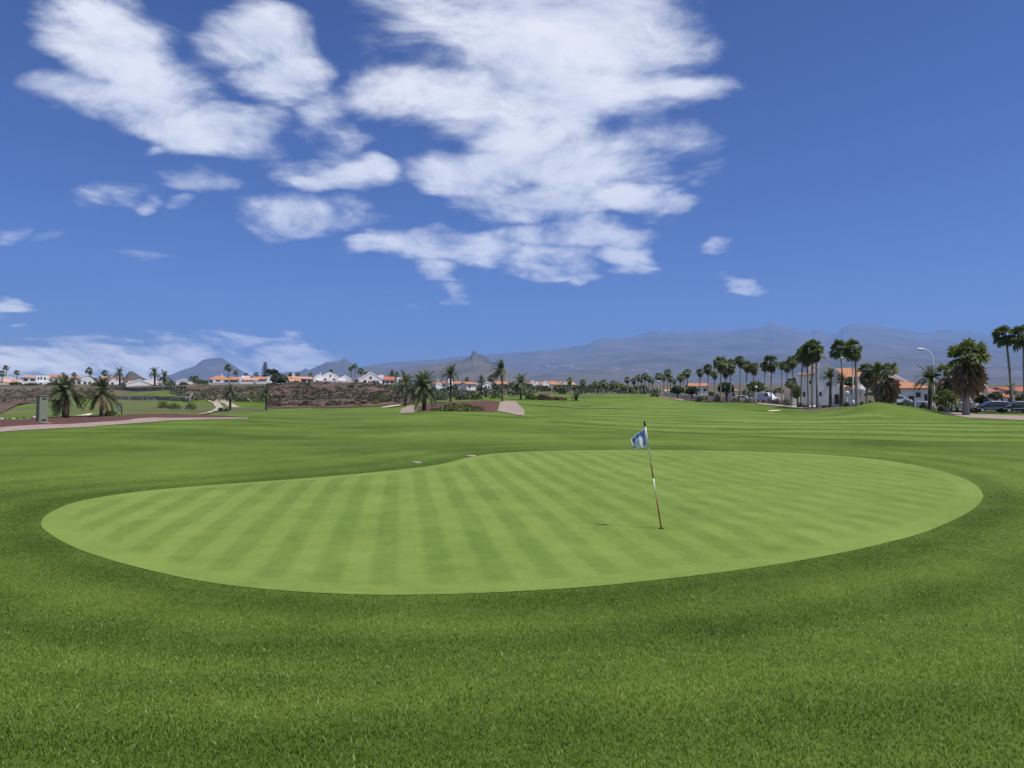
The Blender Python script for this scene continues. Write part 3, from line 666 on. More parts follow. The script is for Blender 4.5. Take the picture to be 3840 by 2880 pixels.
# ------------------------------------------------------------------ mountains
def mountain(name, sky_px, D, d0, vb, A, wl, seed, nu=420, nt=70, wid=None, pw=1.0, back=1.35, mat='mountain'):
    us = np.linspace(sky_px[0][0], sky_px[-1][0], nu)
    vc = np.interp(us, [p[0] for p in sky_px], [p[1] for p in sky_px])
    sm = np.convolve(np.pad(vc, 60, mode='edge'), np.hanning(121)/np.hanning(121).sum(), 'valid')
    Dc = D if callable(D) else (lambda u: np.full_like(u, D))
    ts = np.concatenate([np.linspace(0, 1, nt), np.linspace(1, back, 14)[1:]])
    P = []
    for t in ts:
        d = d0 + (Dc(us) - d0) * t
        tt = min(t, 1.0)
        kk = np.clip((tt - .45) / .55, 0, 1)**1.6; v = vb + ((sm*(1-kk) + vc*kk) - vb) * tt**pw
        b = (1440 - v) / F; yy = math.cos(ALPHA) - b*math.sin(ALPHA)
        x = (us - 1920) / F / yy * d; z = CAMZ + (math.sin(ALPHA) + b*math.cos(ALPHA)) / yy * d
        rid = 1 - np.abs(2*fbm(x/wl, d/wl*.55, 5, seed) - 1)
        k = math.sin(math.pi*min(t, 1.0))**.7 if 0 < t < 1 else 0.0
        z = z + A * k * (rid - .75) * 2 + A*.10*(fbm(x/wl*6, d/wl*6, 3, seed+9) - .5) * (.35 + k) * (t > 0)
        if t > 1: z = z - (z + 50) * ((t - 1) / (back - 1))**1.2
        P.append(np.stack([x, d + 0*x, z], 1))
    P = np.vstack(P); n = nu; i, j = np.meshgrid(np.arange(len(ts)-1), np.arange(n-1), indexing='ij'); b = (i*n + j).ravel()
    o = obj(name, np_mesh(name, P, np.stack([b, b+1, b+n+1, b+n], 1), [M[mat]], None, True)); o['kind'] = 'structure'
    return P.reshape(len(ts), nu, 3), us, ts
MAIN = [(980,1432),(1150,1424),(1260,1402),(1350,1376),(1414,1367),(1489,1357),(1605,1350),(1654,1347),(1686,1341),(1750,1335),(1823,1331),(1901,1324),(1997,1318),(2031,1311),(2055,1316),(2104,1308),(2205,1291),(2243,1272),
 (2269,1268),(2309,1269),(2335,1273),(2387,1257),(2400,1255),(2438,1243),(2467,1242),(2478,1251),(2521,1243),(2562,1245),(2602,1245),(2620,1238),(2660,1236),(2689,1242),(2747,1238),(2805,1231),(2848,1229),(2874,1217),(2895,1206),
 (2915,1217),(2950,1223),(2993,1235),(3030,1246),(3045,1241),(3057,1234),(3077,1238),(3092,1251),(3115,1254),(3150,1243),(3158,1227),(3204,1213),(3275,1214),(3330,1228),(3429,1243),(3484,1251),(3527,1237),(3568,1238),(3608,1247),
 (3639,1238),(3687,1254),(3732,1258),(3840,1268),(4200,1290),(4600,1330)]
mp, mu, mt = mountain('mountain_range', MAIN, lambda u: 15000 + 6000*np.clip((u - 1300)/1500, 0, 1), 3600, 1449, 230, 2600, 3, 700, 110, pw=.8, back=1.08)
mountain('mountain_table', [(560,1432),(643,1405),(678,1390),(730,1373),(759,1350),(790,1344),(831,1341),(840,1346),(869,1364),(904,1388),(933,1405),(1020,1428),(1080,1436)], 12600, 10500, 1452, 60, 900, 11, 200, 40)
mountain('mountain_peak', [(960,1434),(1051,1402),(1075,1396),(1127,1393),(1135,1388),(1145,1381),(1152,1383),(1158,1388),(1199,1370),(1229,1357),(1255,1356),(1278,1351),(1293,1343),(1316,1359),(1345,1376),(1420,1400),(1520,1430)], 11200, 9300, 1452, 60, 800, 21, 240, 40)
mountain('pinnacle_hill', [(1420,1430),(1520,1402),(1588,1379),(1628,1366),(1690,1356),(1730,1350),(1755,1340),(1767,1333),(1771,1318),(1779,1315),(1787,1324),(1800,1328),(1816,1334),(1843,1356),(1858,1372),(1890,1392),(1960,1418),(2060,1436)], 6600, 3400, 1450, 55, 700, 31, 300, 60)
mountain('cinder_cone', [(440,1434),(462,1420),(472,1408),(482,1395),(490,1392),(498,1393),(508,1399),(525,1410),(545,1420),(580,1434)], 1500, 1200, 1445, 3, 60, 41, 80, 20)
ORD = ['first','second','third','fourth','fifth','sixth','seventh','eighth','ninth','tenth','eleventh','twelfth','thirteenth','fourteenth','fifteenth','sixteenth','seventeenth','eighteenth','nineteenth','twentieth',
       'twenty-first','twenty-second','twenty-third','twenty-fourth','twenty-fifth','twenty-sixth','twenty-seventh','twenty-eighth','twenty-ninth','thirtieth']
# hamlets on the slope: small white houses
def slope_point(u, v):
    k = int(np.argmin(np.abs(mu - u))); colp = mp[:110, k]
    vv = []
    for p in colp:
        dz = p[2] - CAMZ; yc = p[1]*math.cos(ALPHA) + dz*math.sin(ALPHA); zc = -p[1]*math.sin(ALPHA) + dz*math.cos(ALPHA); vv.append(1440 - F*zc/yc)
    j = int(np.argmin(np.abs(np.array(vv) - v))); return Vector(colp[j])
hm = MB(); hm.box(-.5, .5, -.4, .4, -.6, .55); ham_wall = hm.mesh('wall', M['white'])
hr = MB(); hr.prism([(-.56, .55), (.56, .55), (0, .85)], -.45, .45); ham_roof = hr.mesh('roof', M['tile2'])
def hamlet(rows, text):
    g = random.Random(len(text)); k = 0; rows = sorted(rows)
    for (u0, v0, u1, v1, n) in rows:
        for i in range(n):
            t = (i + .5) / n; u = u0 + (u1-u0)*t + g.uniform(-2, 2); v = v0 + (v1-v0)*t + g.uniform(-1.6, 1.6)
            p = slope_point(u, v); s = g.uniform(3.6, 6.5) * p.y / F
            e = empty('hillside_house', p, g.uniform(-.4, .4)); e.scale = (s*g.uniform(1, 1.9), s, s*.62)
            tag(e, ORD[k] + ' ' + text, 'house', text.replace('tiny white house', 'white houses')); k += 1
            obj('wall', ham_wall, e)
            if i % 3 == 0: obj('roof', ham_roof, e)
hamlet([(2045,1374,2090,1373,6),(2095,1372,2150,1374,9),(2135,1380,2190,1382,8)], 'tiny white house in the hamlet on the mountain slope left of the flag')
hamlet([(2290,1380,2335,1386,6),(2360,1386,2440,1389,9),(2450,1389,2480,1391,3),(2555,1388,2590,1386,4),(2595,1394,2612,1394,2)], 'tiny white house in the line across the slope above the far palms')
hamlet([(1990,1378,2020,1380,3),(2070,1405,2130,1402,3),(2085,1350,2086,1350,1),(2310,1402,2345,1394,4),(2475,1323,2590,1321,3),(2525,1377,2545,1374,2)], 'tiny white house alone on the mountain slope')
hamlet([(3640,1385,3650,1385,1),(3700,1370,3715,1372,2),(3775,1385,3800,1385,3),(3805,1398,3835,1396,6),(3745,1372,3770,1368,3)], 'tiny white house on the slope behind the tall right palms')

# ------------------------------------------------------------------ palms
def frond_np(el0, droop, nst=13, leaf=.26, vee=.35):
    """one feather leaf, length 1, along +x"""
    pts = [np.array([0., 0, 0])]; n = nst + 1
    for i in range(n):
        t = i / n; e = el0 - droop * t**1.2; pts.append(pts[-1] + np.array([math.cos(e), 0, math.sin(e)]) / n)
    V, Fc = [], []
    for i in range(n):      # rib
        a, b = pts[i], pts[i+1]; wa = .016*(1 - i/n) + .004; k = len(V)
        V += [a + [0, -wa, 0], a + [0, wa, 0], b + [0, 0, .002]]; Fc.append((k, k+1, k+2))
    for i in range(1, n):
        t = i / n; pr = min(1, .35 + t*2.4) * (1 - .62*max(0, t-.35)/.65); L = leaf * pr
        tan = pts[i+1] - pts[i]; tan /= np.linalg.norm(tan); up = np.array([-tan[2], 0, tan[0]])
        for sgn in (-1, 1):
            dirn = np.array([0, sgn*.80, 0]) + tan*.62 + up*vee - np.array([0, 0, .10]); dirn /= np.linalg.norm(dirn)
            k = len(V); hw = .5/n*.92
            V += [pts[i] - tan*hw, pts[i] + tan*hw, pts[i] + dirn*L - np.array([0, 0, L*.18])]; Fc.append((k, k+1, k+2))
    return np.array(V), np.array(Fc)
def fan_np(el0, droop, segs=11, petiole=.56, tilt=.35):
    """one fan leaf, length about 1, along +x"""
    ce, se = math.cos(el0), math.sin(el0); hub = np.array([ce, 0, se]) * petiole
    e2 = el0 - droop*.55; fw = np.array([math.cos(e2), 0, math.sin(e2)]); up = np.array([-fw[2], 0, fw[0]]); side = np.array([0, 1., 0])
    V = [np.array([0, -.012, 0]), np.array([0, .012, 0]), hub + [0, .008, 0], hub + [0, -.008, 0]]; Fc = [(0, 1, 2), (0, 2, 3)]
    for i in range(segs):
        a = (i - (segs-1)/2) / ((segs-1)/2) * 1.55
        L = .46 * (1 - .10*abs(a)); dirn = fw*math.cos(a) + side*math.sin(a)*(1 if True else 1) + up*(.16*(1 if i % 2 else -1)) - up*(.10*abs(a)) ; dirn /= np.linalg.norm(dirn)
        perp = -fw*math.sin(a) + side*math.cos(a); wd = .058
        mid = hub + dirn*L*.62; tip = hub + dirn*L + np.array([0, 0, -.05 - .10*droop])
        k = len(V); V += [hub, mid + perp*wd + up*.02, tip, mid - perp*wd - up*.02]; Fc += [(k, k+1, k+2), (k, k+2, k+3)]
    return np.array(V), np.array(Fc)
NV = 9
P_ELS = [R(e) for e in (86, 72, 56, 40, 24, 8, -10, -28, -46)]; P_DR = [R(e) for e in (38, 50, 62, 70, 74, 72, 64, 52, 36)]
FRONDS = [frond_np(e, d) for e, d in zip(P_ELS, P_DR)]
W_ELS = [R(e) for e in (86, 72, 58, 44, 30, 16, 0, -20, -48)]; W_DR = [R(e) for e in (12, 20, 28, 36, 44, 50, 54, 54, 36)]
FANS = [fan_np(e, d) for e, d in zip(W_ELS, W_DR)]
DEAD = [(v_*1.35, f_) for v_, f_ in (fan_np(R(-50), R(40), petiole=.12), fan_np(R(-66), R(24), petiole=.22), fan_np(R(-78), R(12), petiole=.34))]
FROND_ME = [np_mesh('frond', v, f, [M['frond']]) for v, f in FRONDS]
FROND_DRY = [np_mesh('frond', v, f, [M['frond_dry']]) for v, f in FRONDS]
FAN_ME = [np_mesh('fan_leaf', v, f, [M['fan']]) for v, f in FANS]
def crown_set(n, rs, seed, wind=0.0, lo=0, hi=NV-1, spread=1.0):
    """list of (variant, azimuth, tilt, length)"""
    g = random.Random(seed); out = []
    for i in range(n):
        az = i*2.39996 + g.uniform(-.25, .25); t = (i + .5) / n
        k = int(round(lo + (hi - lo) * t**.85 + g.uniform(-.6, .6))); k = max(0, min(NV-1, k))
        L = rs * g.uniform(.82, 1.1) * (.82 if k == 0 else 1.0)
        if wind:        # the wind combs the leaves towards -x
            d = math.atan2(math.sin(math.pi - az), math.cos(math.pi - az)); az += d * wind * g.uniform(.3, .75)
        out.append((k, az, g.uniform(-.12, .12), L))
    return out
def merge_crown(sets, lib):
    VS, FS = [], []; o_ = 0
    for (k, az, tl, L) in sets:
        V, Fc = lib[k]; m = np.array((Matrix.Rotation(az, 3, 'Z') @ Matrix.Rotation(tl, 3, 'X')))
        VS.append((V*L) @ m.T); FS.append(Fc + o_); o_ += len(V)
    return np.vstack(VS), np.vstack(FS)
def trunk_mb(h, r0, r1, lean=(0, 0), n=9, segs=12, rough=.10, flare=1.25, seed=0):
    g = random.Random(seed); pts, rad = [], []
    for i in range(segs + 1):
        t = i / segs; pts.append((lean[0]*t**1.6, lean[1]*t**1.6, -.4 + (h + .4)*t))
        rad.append((r0 + (r1 - r0)*t) * (1 + (flare - 1)*math.exp(-t*9)) * (1 + g.uniform(-rough, rough)))
    return MB().tube(pts, rad, n)
def palm(kind, label, u, vb, vc, hw, d, detail=False, wind=.0, group=None, n=None, lean_px=0, dry=0, skirt=1.0, trunk_px=None, seed=None, lo=0, hi=8, uc=None, cat='palm tree'):
    """kind date | fan. u,vb: foot in the photo; vc: row of the leaf centre; hw: half width of the crown; d: metres away"""
    seed = seed if seed is not None else int(u*7 + vc)
    g = random.Random(seed); s = d / F
    rx, _ = prat(u, vb); x = rx * d; zb = z1(x, d)
    top = at(u + lean_px, vc, d)
    h = max(top.z - zb, .3); rs = hw * s * 1.06; lx = top.x - x
    name = 'date_palm' if kind == 'date' else 'fan_palm'
    e = empty(name, (x, d, zb)); tag(e, label, cat, group)
    r0 = (trunk_px * s / 2) if trunk_px else (.27 if kind == 'date' else .20); r1 = r0 * (.85 if kind == 'date' else .62)
    tm = trunk_mb(h, r0, r1, (lx, 0), 10 if detail else 7, 16 if detail else 8, .12 if kind == 'date' else .06, 1.2, seed)
    tk = tm.build('trunk', M['trunk'] if kind == 'date' else M['trunk_g'], e, True)
    if n is None: n = (58 if kind == 'date' else 34) if detail else (40 if kind == 'date' else 24)
    cs = crown_set(n, rs, seed, wind, lo, hi)
    if detail:
        V, Fc = ico(2, 1, .10, 1.15, seed); core = MB().add([(a*r1*1.5, b*r1*1.5, c*r1*2.0) for a, b, c in V], Fc)
        c = core.build('crown', M['trunk'] if kind == 'date' else M['skirt'], e, loc=(lx, 0, h))
        for (k, az, tl, L) in cs:
            isdry = dry and k >= 7 and g.random() < dry
            o = obj('frond' if kind == 'date' else 'fan_leaf', (FROND_DRY[k] if isdry else FROND_ME[k]) if kind == 'date' else FAN_ME[k], c)
            o.matrix_local = Matrix.Rotation(az, 4, 'Z') @ Matrix.Rotation(tl, 4, 'X') @ Matrix.Scale(L, 4)
    else:
        V, Fc = merge_crown(cs, FRONDS if kind == 'date' else FANS)
        obj('crown', np_mesh('crown', V, Fc, [M['frond'] if kind == 'date' else M['fan']]), e, loc=(lx, 0, h))
    if kind == 'fan' and skirt > 0:
        ss = []; ns = int((46 if detail else 20) * min(1.4, skirt))
        for i in range(ns): ss.append((g.randint(0, 2), i*2.4 + g.uniform(-.3, .3), g.uniform(-.15, .15), rs*g.uniform(.6, 1.0)*skirt))
        V, Fc = merge_crown(ss, DEAD); V[:, 2] -= np.repeat([g.uniform(0, .25)*rs*skirt for _ in ss], [len(DEAD[k][0]) for k, *_ in ss])
        obj('dead_leaf_skirt', np_mesh('dead_leaf_skirt', V, Fc, [M['skirt']]), e, loc=(lx, 0, h - .02*rs))
    return e
# near date palms, leaf by leaf
palm('date', 'broad squat date palm with drooping fronds right of the green cabinet', 246, 1561, 1472, 92, 66, True, .15, dry=.25, n=66, trunk_px=26)
palm('date', 'squat date palm on short bare trunk second from the green cabinet', 381, 1560, 1474, 82, 67, True, .2, dry=.5, n=56, trunk_px=16)
palm('date', 'big date palm on the crest beside the middle cinder bed', 1590, 1544, 1452, 88, 108, True, .12, dry=.2, n=72, trunk_px=17)
palm('date', 'date palm half hidden behind the big crest palm', 1520, 1505, 1440, 62, 150, True, .1, dry=.3, n=50, group=None)
palm('date', 'tall thin palm with brown based crown behind the cinder bed', 1690, 1506, 1402, 46, 132, True, .2, dry=.5, n=50, trunk_px=9, lo=0, hi=6)
palm('date', 'windswept tall date palm beside the middle concrete path', 1884, 1505, 1388, 54, 130, True, .95, n=52, trunk_px=9, lo=0, hi=7)
palm('date', 'shorter green date palm right of the windswept palm', 1953, 1488, 1437, 50, 152, True, .15, n=50, trunk_px=9)
palm('date', 'young trunkless date palm on the grass left of the flag', 2161, 1506, 1492, 36, 160, True, 0, n=36, trunk_px=10, lo=0, hi=5)
palm('date', 'small date palm with dark trunk left of the access road', 863, 1543, 1466, 38, 140, True, .25, n=46, trunk_px=9)
palm('date', 'small date palm standing on turf below the dry bank', 998, 1541, 1474, 34, 142, True, .2, n=44, trunk_px=8)
palm('date', 'date palm with swollen neck in front of the shaded white house', 3114, 1513, 1416, 44, 112, True, .5, n=44, trunk_px=11, lo=0, hi=5)
palm('date', 'shorter date palm with swollen neck beside the white house door', 3154, 1515, 1432, 40, 112, True, .1, n=44, trunk_px=10, lo=0, hi=5)
palm('date', 'date palm with black swollen neck behind the right street lamp', 3488, 1532, 1425, 66, 100, True, .55, n=50, trunk_px=15, lo=0, hi=6)
palm('date', 'small bright green palm beside the parked black car', 3793, 1509, 1462, 34, 102, True, 0, n=40, trunk_px=10)
palm('fan', 'big fan palm with thick trunk and hanging brown skirt by the right path', 3622, 1553, 1345, 78, 88, True, 0, n=38, skirt=1.45, hi=6, trunk_px=27, lean_px=8)
palm('fan', 'shaggy fan palm tucked behind the thick trunked fan palm', 3556, 1540, 1408, 58, 96, True, 0, n=17, skirt=1.5, hi=5, trunk_px=15)
palm('fan', 'low sprawling fan palm at the foot of the shaggy palms', 3548, 1540, 1495, 46, 93, True, 0, n=24, skirt=.6, trunk_px=14)
palm('fan', 'tall bent fan palm left of the two at the right edge', 3797, 1508, 1260, 46, 100, True, .9, n=34, skirt=.5, trunk_px=11, lean_px=-26)
palm('fan', 'tall fan palm cut off by the right edge of the photo', 3844, 1512, 1262, 56, 98, True, .7, n=36, skirt=.6, trunk_px=12, lean_px=-6)
palm('fan', 'windswept tall fan palm left of the curved lamp by white house', 3164, 1514, 1312, 44, 118, True, .85, n=34, skirt=.6, trunk_px=8, lean_px=-12)
palm('fan', 'windswept tall fan palm right of the curved lamp by white house', 3214, 1514, 1312, 46, 112, True, .8, n=36, skirt=.8, trunk_px=12, lean_px=-8)
palm('fan', 'short fan palm with brown skirt right of the white house', 3250, 1510, 1392, 36, 108, True, .2, n=22, skirt=1.4, hi=6, trunk_px=9)
palm('fan', 'wide shaggy fan palm with pale dead leaves behind the grass mound', 3322, 1510, 1406, 60, 104, True, .1, n=17, skirt=1.6, hi=5, trunk_px=22)
palm('fan', 'tallest fan palm in the clump before the shaded white house', 3046, 1516, 1316, 46, 122, True, .35, n=38, skirt=.9, trunk_px=8)
palm('fan', 'fan palm right side of the clump before the shaded white house', 3064, 1518, 1324, 40, 121, True, .25, n=34, skirt=.8, trunk_px=9, lean_px=-4)
palm('fan', 'fan palm left side of the clump before the shaded white house', 3032, 1516, 1338, 36, 124, True, .4, n=30, skirt=.9, trunk_px=8, lean_px=-6)
palm('fan', 'leaning fan palm at the left end of the shaded white house', 3005, 1515, 1334, 34, 128, True, .6, n=28, skirt=.4, trunk_px=9, lean_px=6)
palm('fan', 'small young fan palm in the garden left of the white house', 2968, 1512, 1438, 26, 130, False, 0, n=26, skirt=.6, trunk_px=9)
# fan palms along the road and at the far end of the fairway
ROW = [(2625,1500,1396,15,205),(2655,1506,1384,19,170),(2680,1500,1404,16,215),(2703,1508,1362,28,160),(2722,1502,1388,22,190),(2740,1507,1372,27,162),(2776,1510,1352,20,156),(2800,1505,1372,20,185),(2826,1505,1380,22,180),
       (2868,1508,1372,18,170),(2892,1511,1362,30,152),(2932,1506,1370,14,165),(2952,1503,1372,20,175),(2972,1510,1356,22,150)]
for i, (u, vb, vc, hw, d) in enumerate(ROW):
    palm('fan', ORD[i] + ' fan palm from the left in the row along the villa road', u, vb, vc, hw*1.15, d, False, .25, 'fan palms along the villa road', 30, skirt=1.0, trunk_px=5.5)
FAR = [(2136,1479,1428,13,240),(2186,1484,1434,14,235),(2232,1482,1440,12,228),(2246,1482,1444,12,236),(2262,1482,1436,14,230),(2276,1482,1446,11,240),(2298,1482,1440,13,226),(2314,1482,1442,12,232),(2330,1482,1446,11,238),
       (2352,1480,1424,13,225),(2377,1480,1428,12,228),(2394,1480,1416,12,222),(2406,1480,1424,11,230),(2419,1481,1411,14,224),(2434,1482,1420,12,228),(2446,1483,1428,11,236),(2470,1488,1412,16,222),(2490,1489,1414,13,228),
       (2504,1490,1398,15,220),(2514,1491,1420,12,230),(2528,1493,1430,11,235),(2552,1497,1416,14,218),(2564,1497,1412,12,226),(2578,1498,1398,17,214)]
for i, (u, vb, vc, hw, d) in enumerate(FAR):
    palm('fan', ORD[i] + ' fan palm from the left in the far row beyond the fairway', u, vb, vc, hw*1.15, d, False, .1, 'far fan palms beyond the fairway', 22, skirt=.9, trunk_px=5)
PLATEAU = [(24,1416,1380,11,345),(64,1420,1398,11,345),(8,1425,1402,14,330),(278,1420,1405,9,360),(336,1428,1392,15,350),(394,1428,1401,13,350),(720,1446,1424,14,300),(736,1448,1420,13,300),(857,1432,1381,16,300),(886,1430,1399,11,320),
           (925,1432,1408,10,340),(962,1432,1406,11,340),(1090,1425,1404,9,350),(1120,1425,1405,9,350),(1166,1428,1408,11,340),(1242,1425,1394,9,345),(1316,1434,1384,10,300),(1332,1434,1374,11,300),(1354,1430,1392,14,310),(1375,1432,1404,12,320),
           (1752,1446,1424,10,300),(1842,1455,1420,14,262)]
for i, (u, vb, vc, hw, d) in enumerate(PLATEAU):
    palm('fan', ORD[i] + ' palm from the left on the skyline among the plateau villas', u, vb, vc, hw*1.15, d, False, .3, 'skyline palms among the plateau villas', 22, skirt=.6, trunk_px=4)
for i, (u, vb, vc, hw, d, lb) in enumerate([(449,1446,1398,30,300,'bushy date palm between the orange roofed and grey gabled villas'),(580,1462,1398,30,285,'dark date palm right of the grey gabled villa'),
        (618,1460,1414,36,292,'wide olive date palm behind the dark retaining wall'),(1470,1440,1402,22,280,'short date palm in front of the long white villa'),(1488,1440,1405,18,282,'second short date palm before the long white villa'),
        (1806,1470,1424,26,250,'date palm before the far white houses left of the windswept palm')]):
    palm('date', lb, u, vb, vc, hw, d, False, .2, None, 40, trunk_px=7)

# ------------------------------------------------------------------ other trees and bushes
def tree_broad(label, u, vb, vc, rw, rh, d, mat, seed, leaf=.5, n=900):
    s = d / F; rx, _ = prat(u, vb); x = rx*d; zb = z1(x, d); top = at(u, vc, d); h = top.z - zb
    e = empty('broad_tree', (x, d, zb)); tag(e, label, 'tree')
    t = MB().tube([(0, 0, -.3), (.05, 0, h*.4), (.1, .1, h*.8)], [.22, .16, .08], 7)
    for k in range(4):
        a = k*1.7 + seed; t.tube([(.05, 0, h*.35), (math.cos(a)*rw*s*.35, math.sin(a)*rw*s*.35, h*.75), (math.cos(a)*rw*s*.6, math.sin(a)*rw*s*.6, h)], [.09, .06, .03], 5)
    t.build('trunk', M['bark'], e)
    V, Fc = clump_geo(n, rw*s, rw*s*.9, rh*s*1.15, leaf, seed, .3); V[:, 2] -= rh*s*.35
    V2, F2 = clump_geo(n//3, rw*s*.9, rw*s*.8, rh*s*.5, leaf, seed+1, .3); V2[:, 2] = -V2[:, 2] - rh*s*.2
    obj('crown', np_mesh('crown', np.vstack([V, V2]), np.vstack([Fc, F2 + len(V)]), [mat]), e, loc=(0, 0, h))
tree_broad('large rounded grey green tree between the orange roofed villas', 1047, 1440, 1418, 34, 24, 290, M['leafg'], 1, .9, 1100)
tree_broad('dark dense tree on the plateau left of the rounded grey tree', 1028, 1436, 1396, 16, 14, 305, M['leafd'], 2, .7, 500)
tree_broad('dark windswept tree beside the rounded grey green tree', 1008, 1436, 1392, 12, 12, 310, M['leafd'], 3, .7, 400)
tree_broad('dark garden tree behind the clump of road palms', 2725, 1508, 1455, 28, 26, 168, M['leafd'], 4, .7, 800)
tree_broad('olive garden tree right of the clump of road palms', 2840, 1508, 1448, 36, 26, 176, M['leafm'], 5, .7, 900)
tree_broad('dark garden tree left of the orange roofed far house', 2540, 1492, 1462, 26, 18, 200, M['leafd'], 6, .7, 700)
tree_broad('dark garden tree before the orange roofed far house', 2595, 1500, 1464, 20, 18, 190, M['leafd'], 7, .7, 600)
tree_broad('olive tree left of the small young fan palm garden', 2990, 1513, 1472, 20, 26, 138, M['leafm'], 8, .5, 700)
tree_broad('olive garden tree between white house and shaggy palm', 3285, 1508, 1418, 32, 32, 125, M['leafm'], 9, .5, 900)
tree_broad('dark green garden tree in front of the shaded house roof', 3190, 1512, 1432, 22, 22, 134, M['leafd'], 12, .5, 700)
tree_broad('dark round tree right of the thick trunked fan palm', 3680, 1525, 1496, 24, 22, 106, M['leafd'], 10, .4, 700)
tree_broad('bluish green tree behind the parked dark cars', 3735, 1520, 1482, 24, 20, 114, M['leafg'], 11, .4, 600)
tree_broad('low olive tree at the right edge behind the black car', 3838, 1520, 1492, 26, 20, 112, M['leafm'], 13, .4, 600)
def norfolk(label, u, vb, vt, hw, d):
    s = d/F; rx, _ = prat(u, vb); x = rx*d; zb = z1(x, d); h = at(u, vt, d).z - zb
    e = empty('norfolk_pine', (x, d, zb)); tag(e, label, 'tree'); MB().tube([(0, 0, -.3), (0, 0, h)], [.25, .04], 7).build('trunk', M['bark'], e)
    VS, FS = [], []; o_ = 0; g = random.Random(3)
    for k in range(15):
        t = k/14; z = h*(.22 + .76*t); L = hw*s*(1 - t)**.7 + .25
        for j in range(7):
            a = j*.9 + k*.5; dx, dy = math.cos(a), math.sin(a)
            for q in range(4):
                f = .3 + .25*q; p = np.array([dx*L*f, dy*L*f, z + L*f*.25]); w_ = .38
                VS += [p + [-dy*w_, dx*w_, .1], p + [dy*w_, -dx*w_, .1], p + [dx*.7, dy*.7, .45]]; FS.append((o_, o_+1, o_+2)); o_ += 3
    obj('crown', np_mesh('crown', np.array(VS), np.array(FS), [M['leafd']]), e)
norfolk('slim Norfolk pine rising above the orange villa roofs', 993, 1436, 1360, 11, 320)
def bush(label, u, vb, rw, rh, d=None, mat='leafm', seed=0, n=420, name='shrub', group=None):
    p = hit(u, vb) if d is None else None
    if p is None: rx, _ = prat(u, vb); x, y = rx*d, d; p = Vector((x, y, z1(x, y)))
    s = p.y / F; e = empty(name, p); tag(e, label, 'shrub', group)
    V, Fc = clump_geo(n, rw*s, rw*s*.8, rh*s, max(.16, rw*s*.17), seed, .3); obj('foliage', np_mesh('foliage', V, Fc, [M[mat]]), e)
    MB().tube([(0, 0, -.2), (.02, 0, rh*s*.6)], [.05, .02], 5).build('stem', M['bark'], e)
bush('yellow green shrub at the end of the low stone wall', 612, 1531, 26, 32, None, 'leafy', 1)
bush('yellow green shrub below the stone wall coping', 655, 1534, 26, 26, None, 'leafm', 2)
bush('dark green shrub right of the white post', 715, 1535, 24, 30, None, 'leafm', 3)
bush('small dark bush left of the track side palm', 826, 1543, 11, 15, None, 'leafd', 4)
bush('small dark bush touching the track side palm trunk', 850, 1543, 11, 14, None, 'leafd', 5)
bush('pale green scrub clump above the track', 905, 1505, 30, 26, 195, 'leafg', 6)
bush('yellow shrub clump left of the dry bank', 950, 1506, 24, 34, 195, 'leafy', 7)
bush('green shrub between track and dry bank', 985, 1506, 24, 32, 198, 'leafm', 8)
bush('light grey green bush on the dry bank upper slope', 1128, 1496, 22, 20, 205, 'leafg', 9)
bush('light grey green bush lower on the dry bank', 1146, 1514, 22, 20, 192, 'leafg', 10)
bush('tall cactus like shrub at the right end of the dry bank', 1438, 1514, 20, 40, 180, 'leafm', 11)
bush('yellow tipped cactus clump at the foot of the dry bank', 1410, 1520, 18, 26, None, 'leafy', 12)
bush('bright shrub on top of the brown earth slip', 1452, 1450, 14, 16, 250, 'leafy', 13)
bush('dark bush beside the grey gabled villa', 465, 1462, 17, 18, 290, 'leafm', 14)
bush('bright yellow green round bush under the far palms', 2380, 1480, 16, 20, 212, 'leafy', 15)
bush('dark bush left of the young trunkless palm', 2108, 1470, 18, 18, 240, 'leafd', 16)
bush('dark shrub left of the red flower bed by white house', 3000, 1516, 14, 22, 126, 'leafd', 17)
bush('dry hedge clump left of the young trunkless palm', 2040, 1505, 38, 22, 158, 'scrub', 18, 700)
bush('dry brown hedge clump touching the young trunkless palm', 2095, 1504, 34, 14, 160, 'scrub', 19, 600)
bush('leafy end of the dry hedge beside the path', 1990, 1503, 26, 28, 156, 'leafm', 20, 600)
bush('green bush behind the windswept palm trunk', 1860, 1500, 24, 26, 160, 'leafm', 21)
bush('olive bush behind the tall thin palm', 1735, 1502, 34, 28, 165, 'leafg', 22, 600)
bush('dark bush right of the tall thin palm', 1785, 1500, 28, 26, 162, 'leafm', 23, 600)
bush('grey green bush left of the tall thin palm', 1655, 1503, 26, 26, 165, 'leafg', 24, 500)
bush('pale hedge in front of the orange hip roofed house', 3400, 1530, 26, 30, 108, 'leafg', 25, 600)
bush('reddish brown shrub by the hip roofed house garage', 3462, 1532, 14, 26, 104, 'scrub', 26)
bush('dark shrub at the left of the hip roofed house', 3372, 1522, 16, 24, 112, 'leafd', 27)
bush('spiky agave beside the second squat date palm', 418, 1556, 30, 26, 69, 'leafm', 28, 300)
for i, (u, vb, rw, rh) in enumerate([(2455,1486,22,22),(2640,1503,22,26),(2690,1506,20,30),(2760,1508,22,20),(2620,1500,16,20),(2800,1508,18,16),(2915,1512,20,24),(2948,1514,18,26)]):
    bush(ORD[i] + ' garden shrub from the left beneath the villa road palms', u, vb, rw, rh, 178 - i*4, ['leafd', 'leafm'][i % 2], 40 + i, 380, group='garden shrubs beneath the villa road palms')

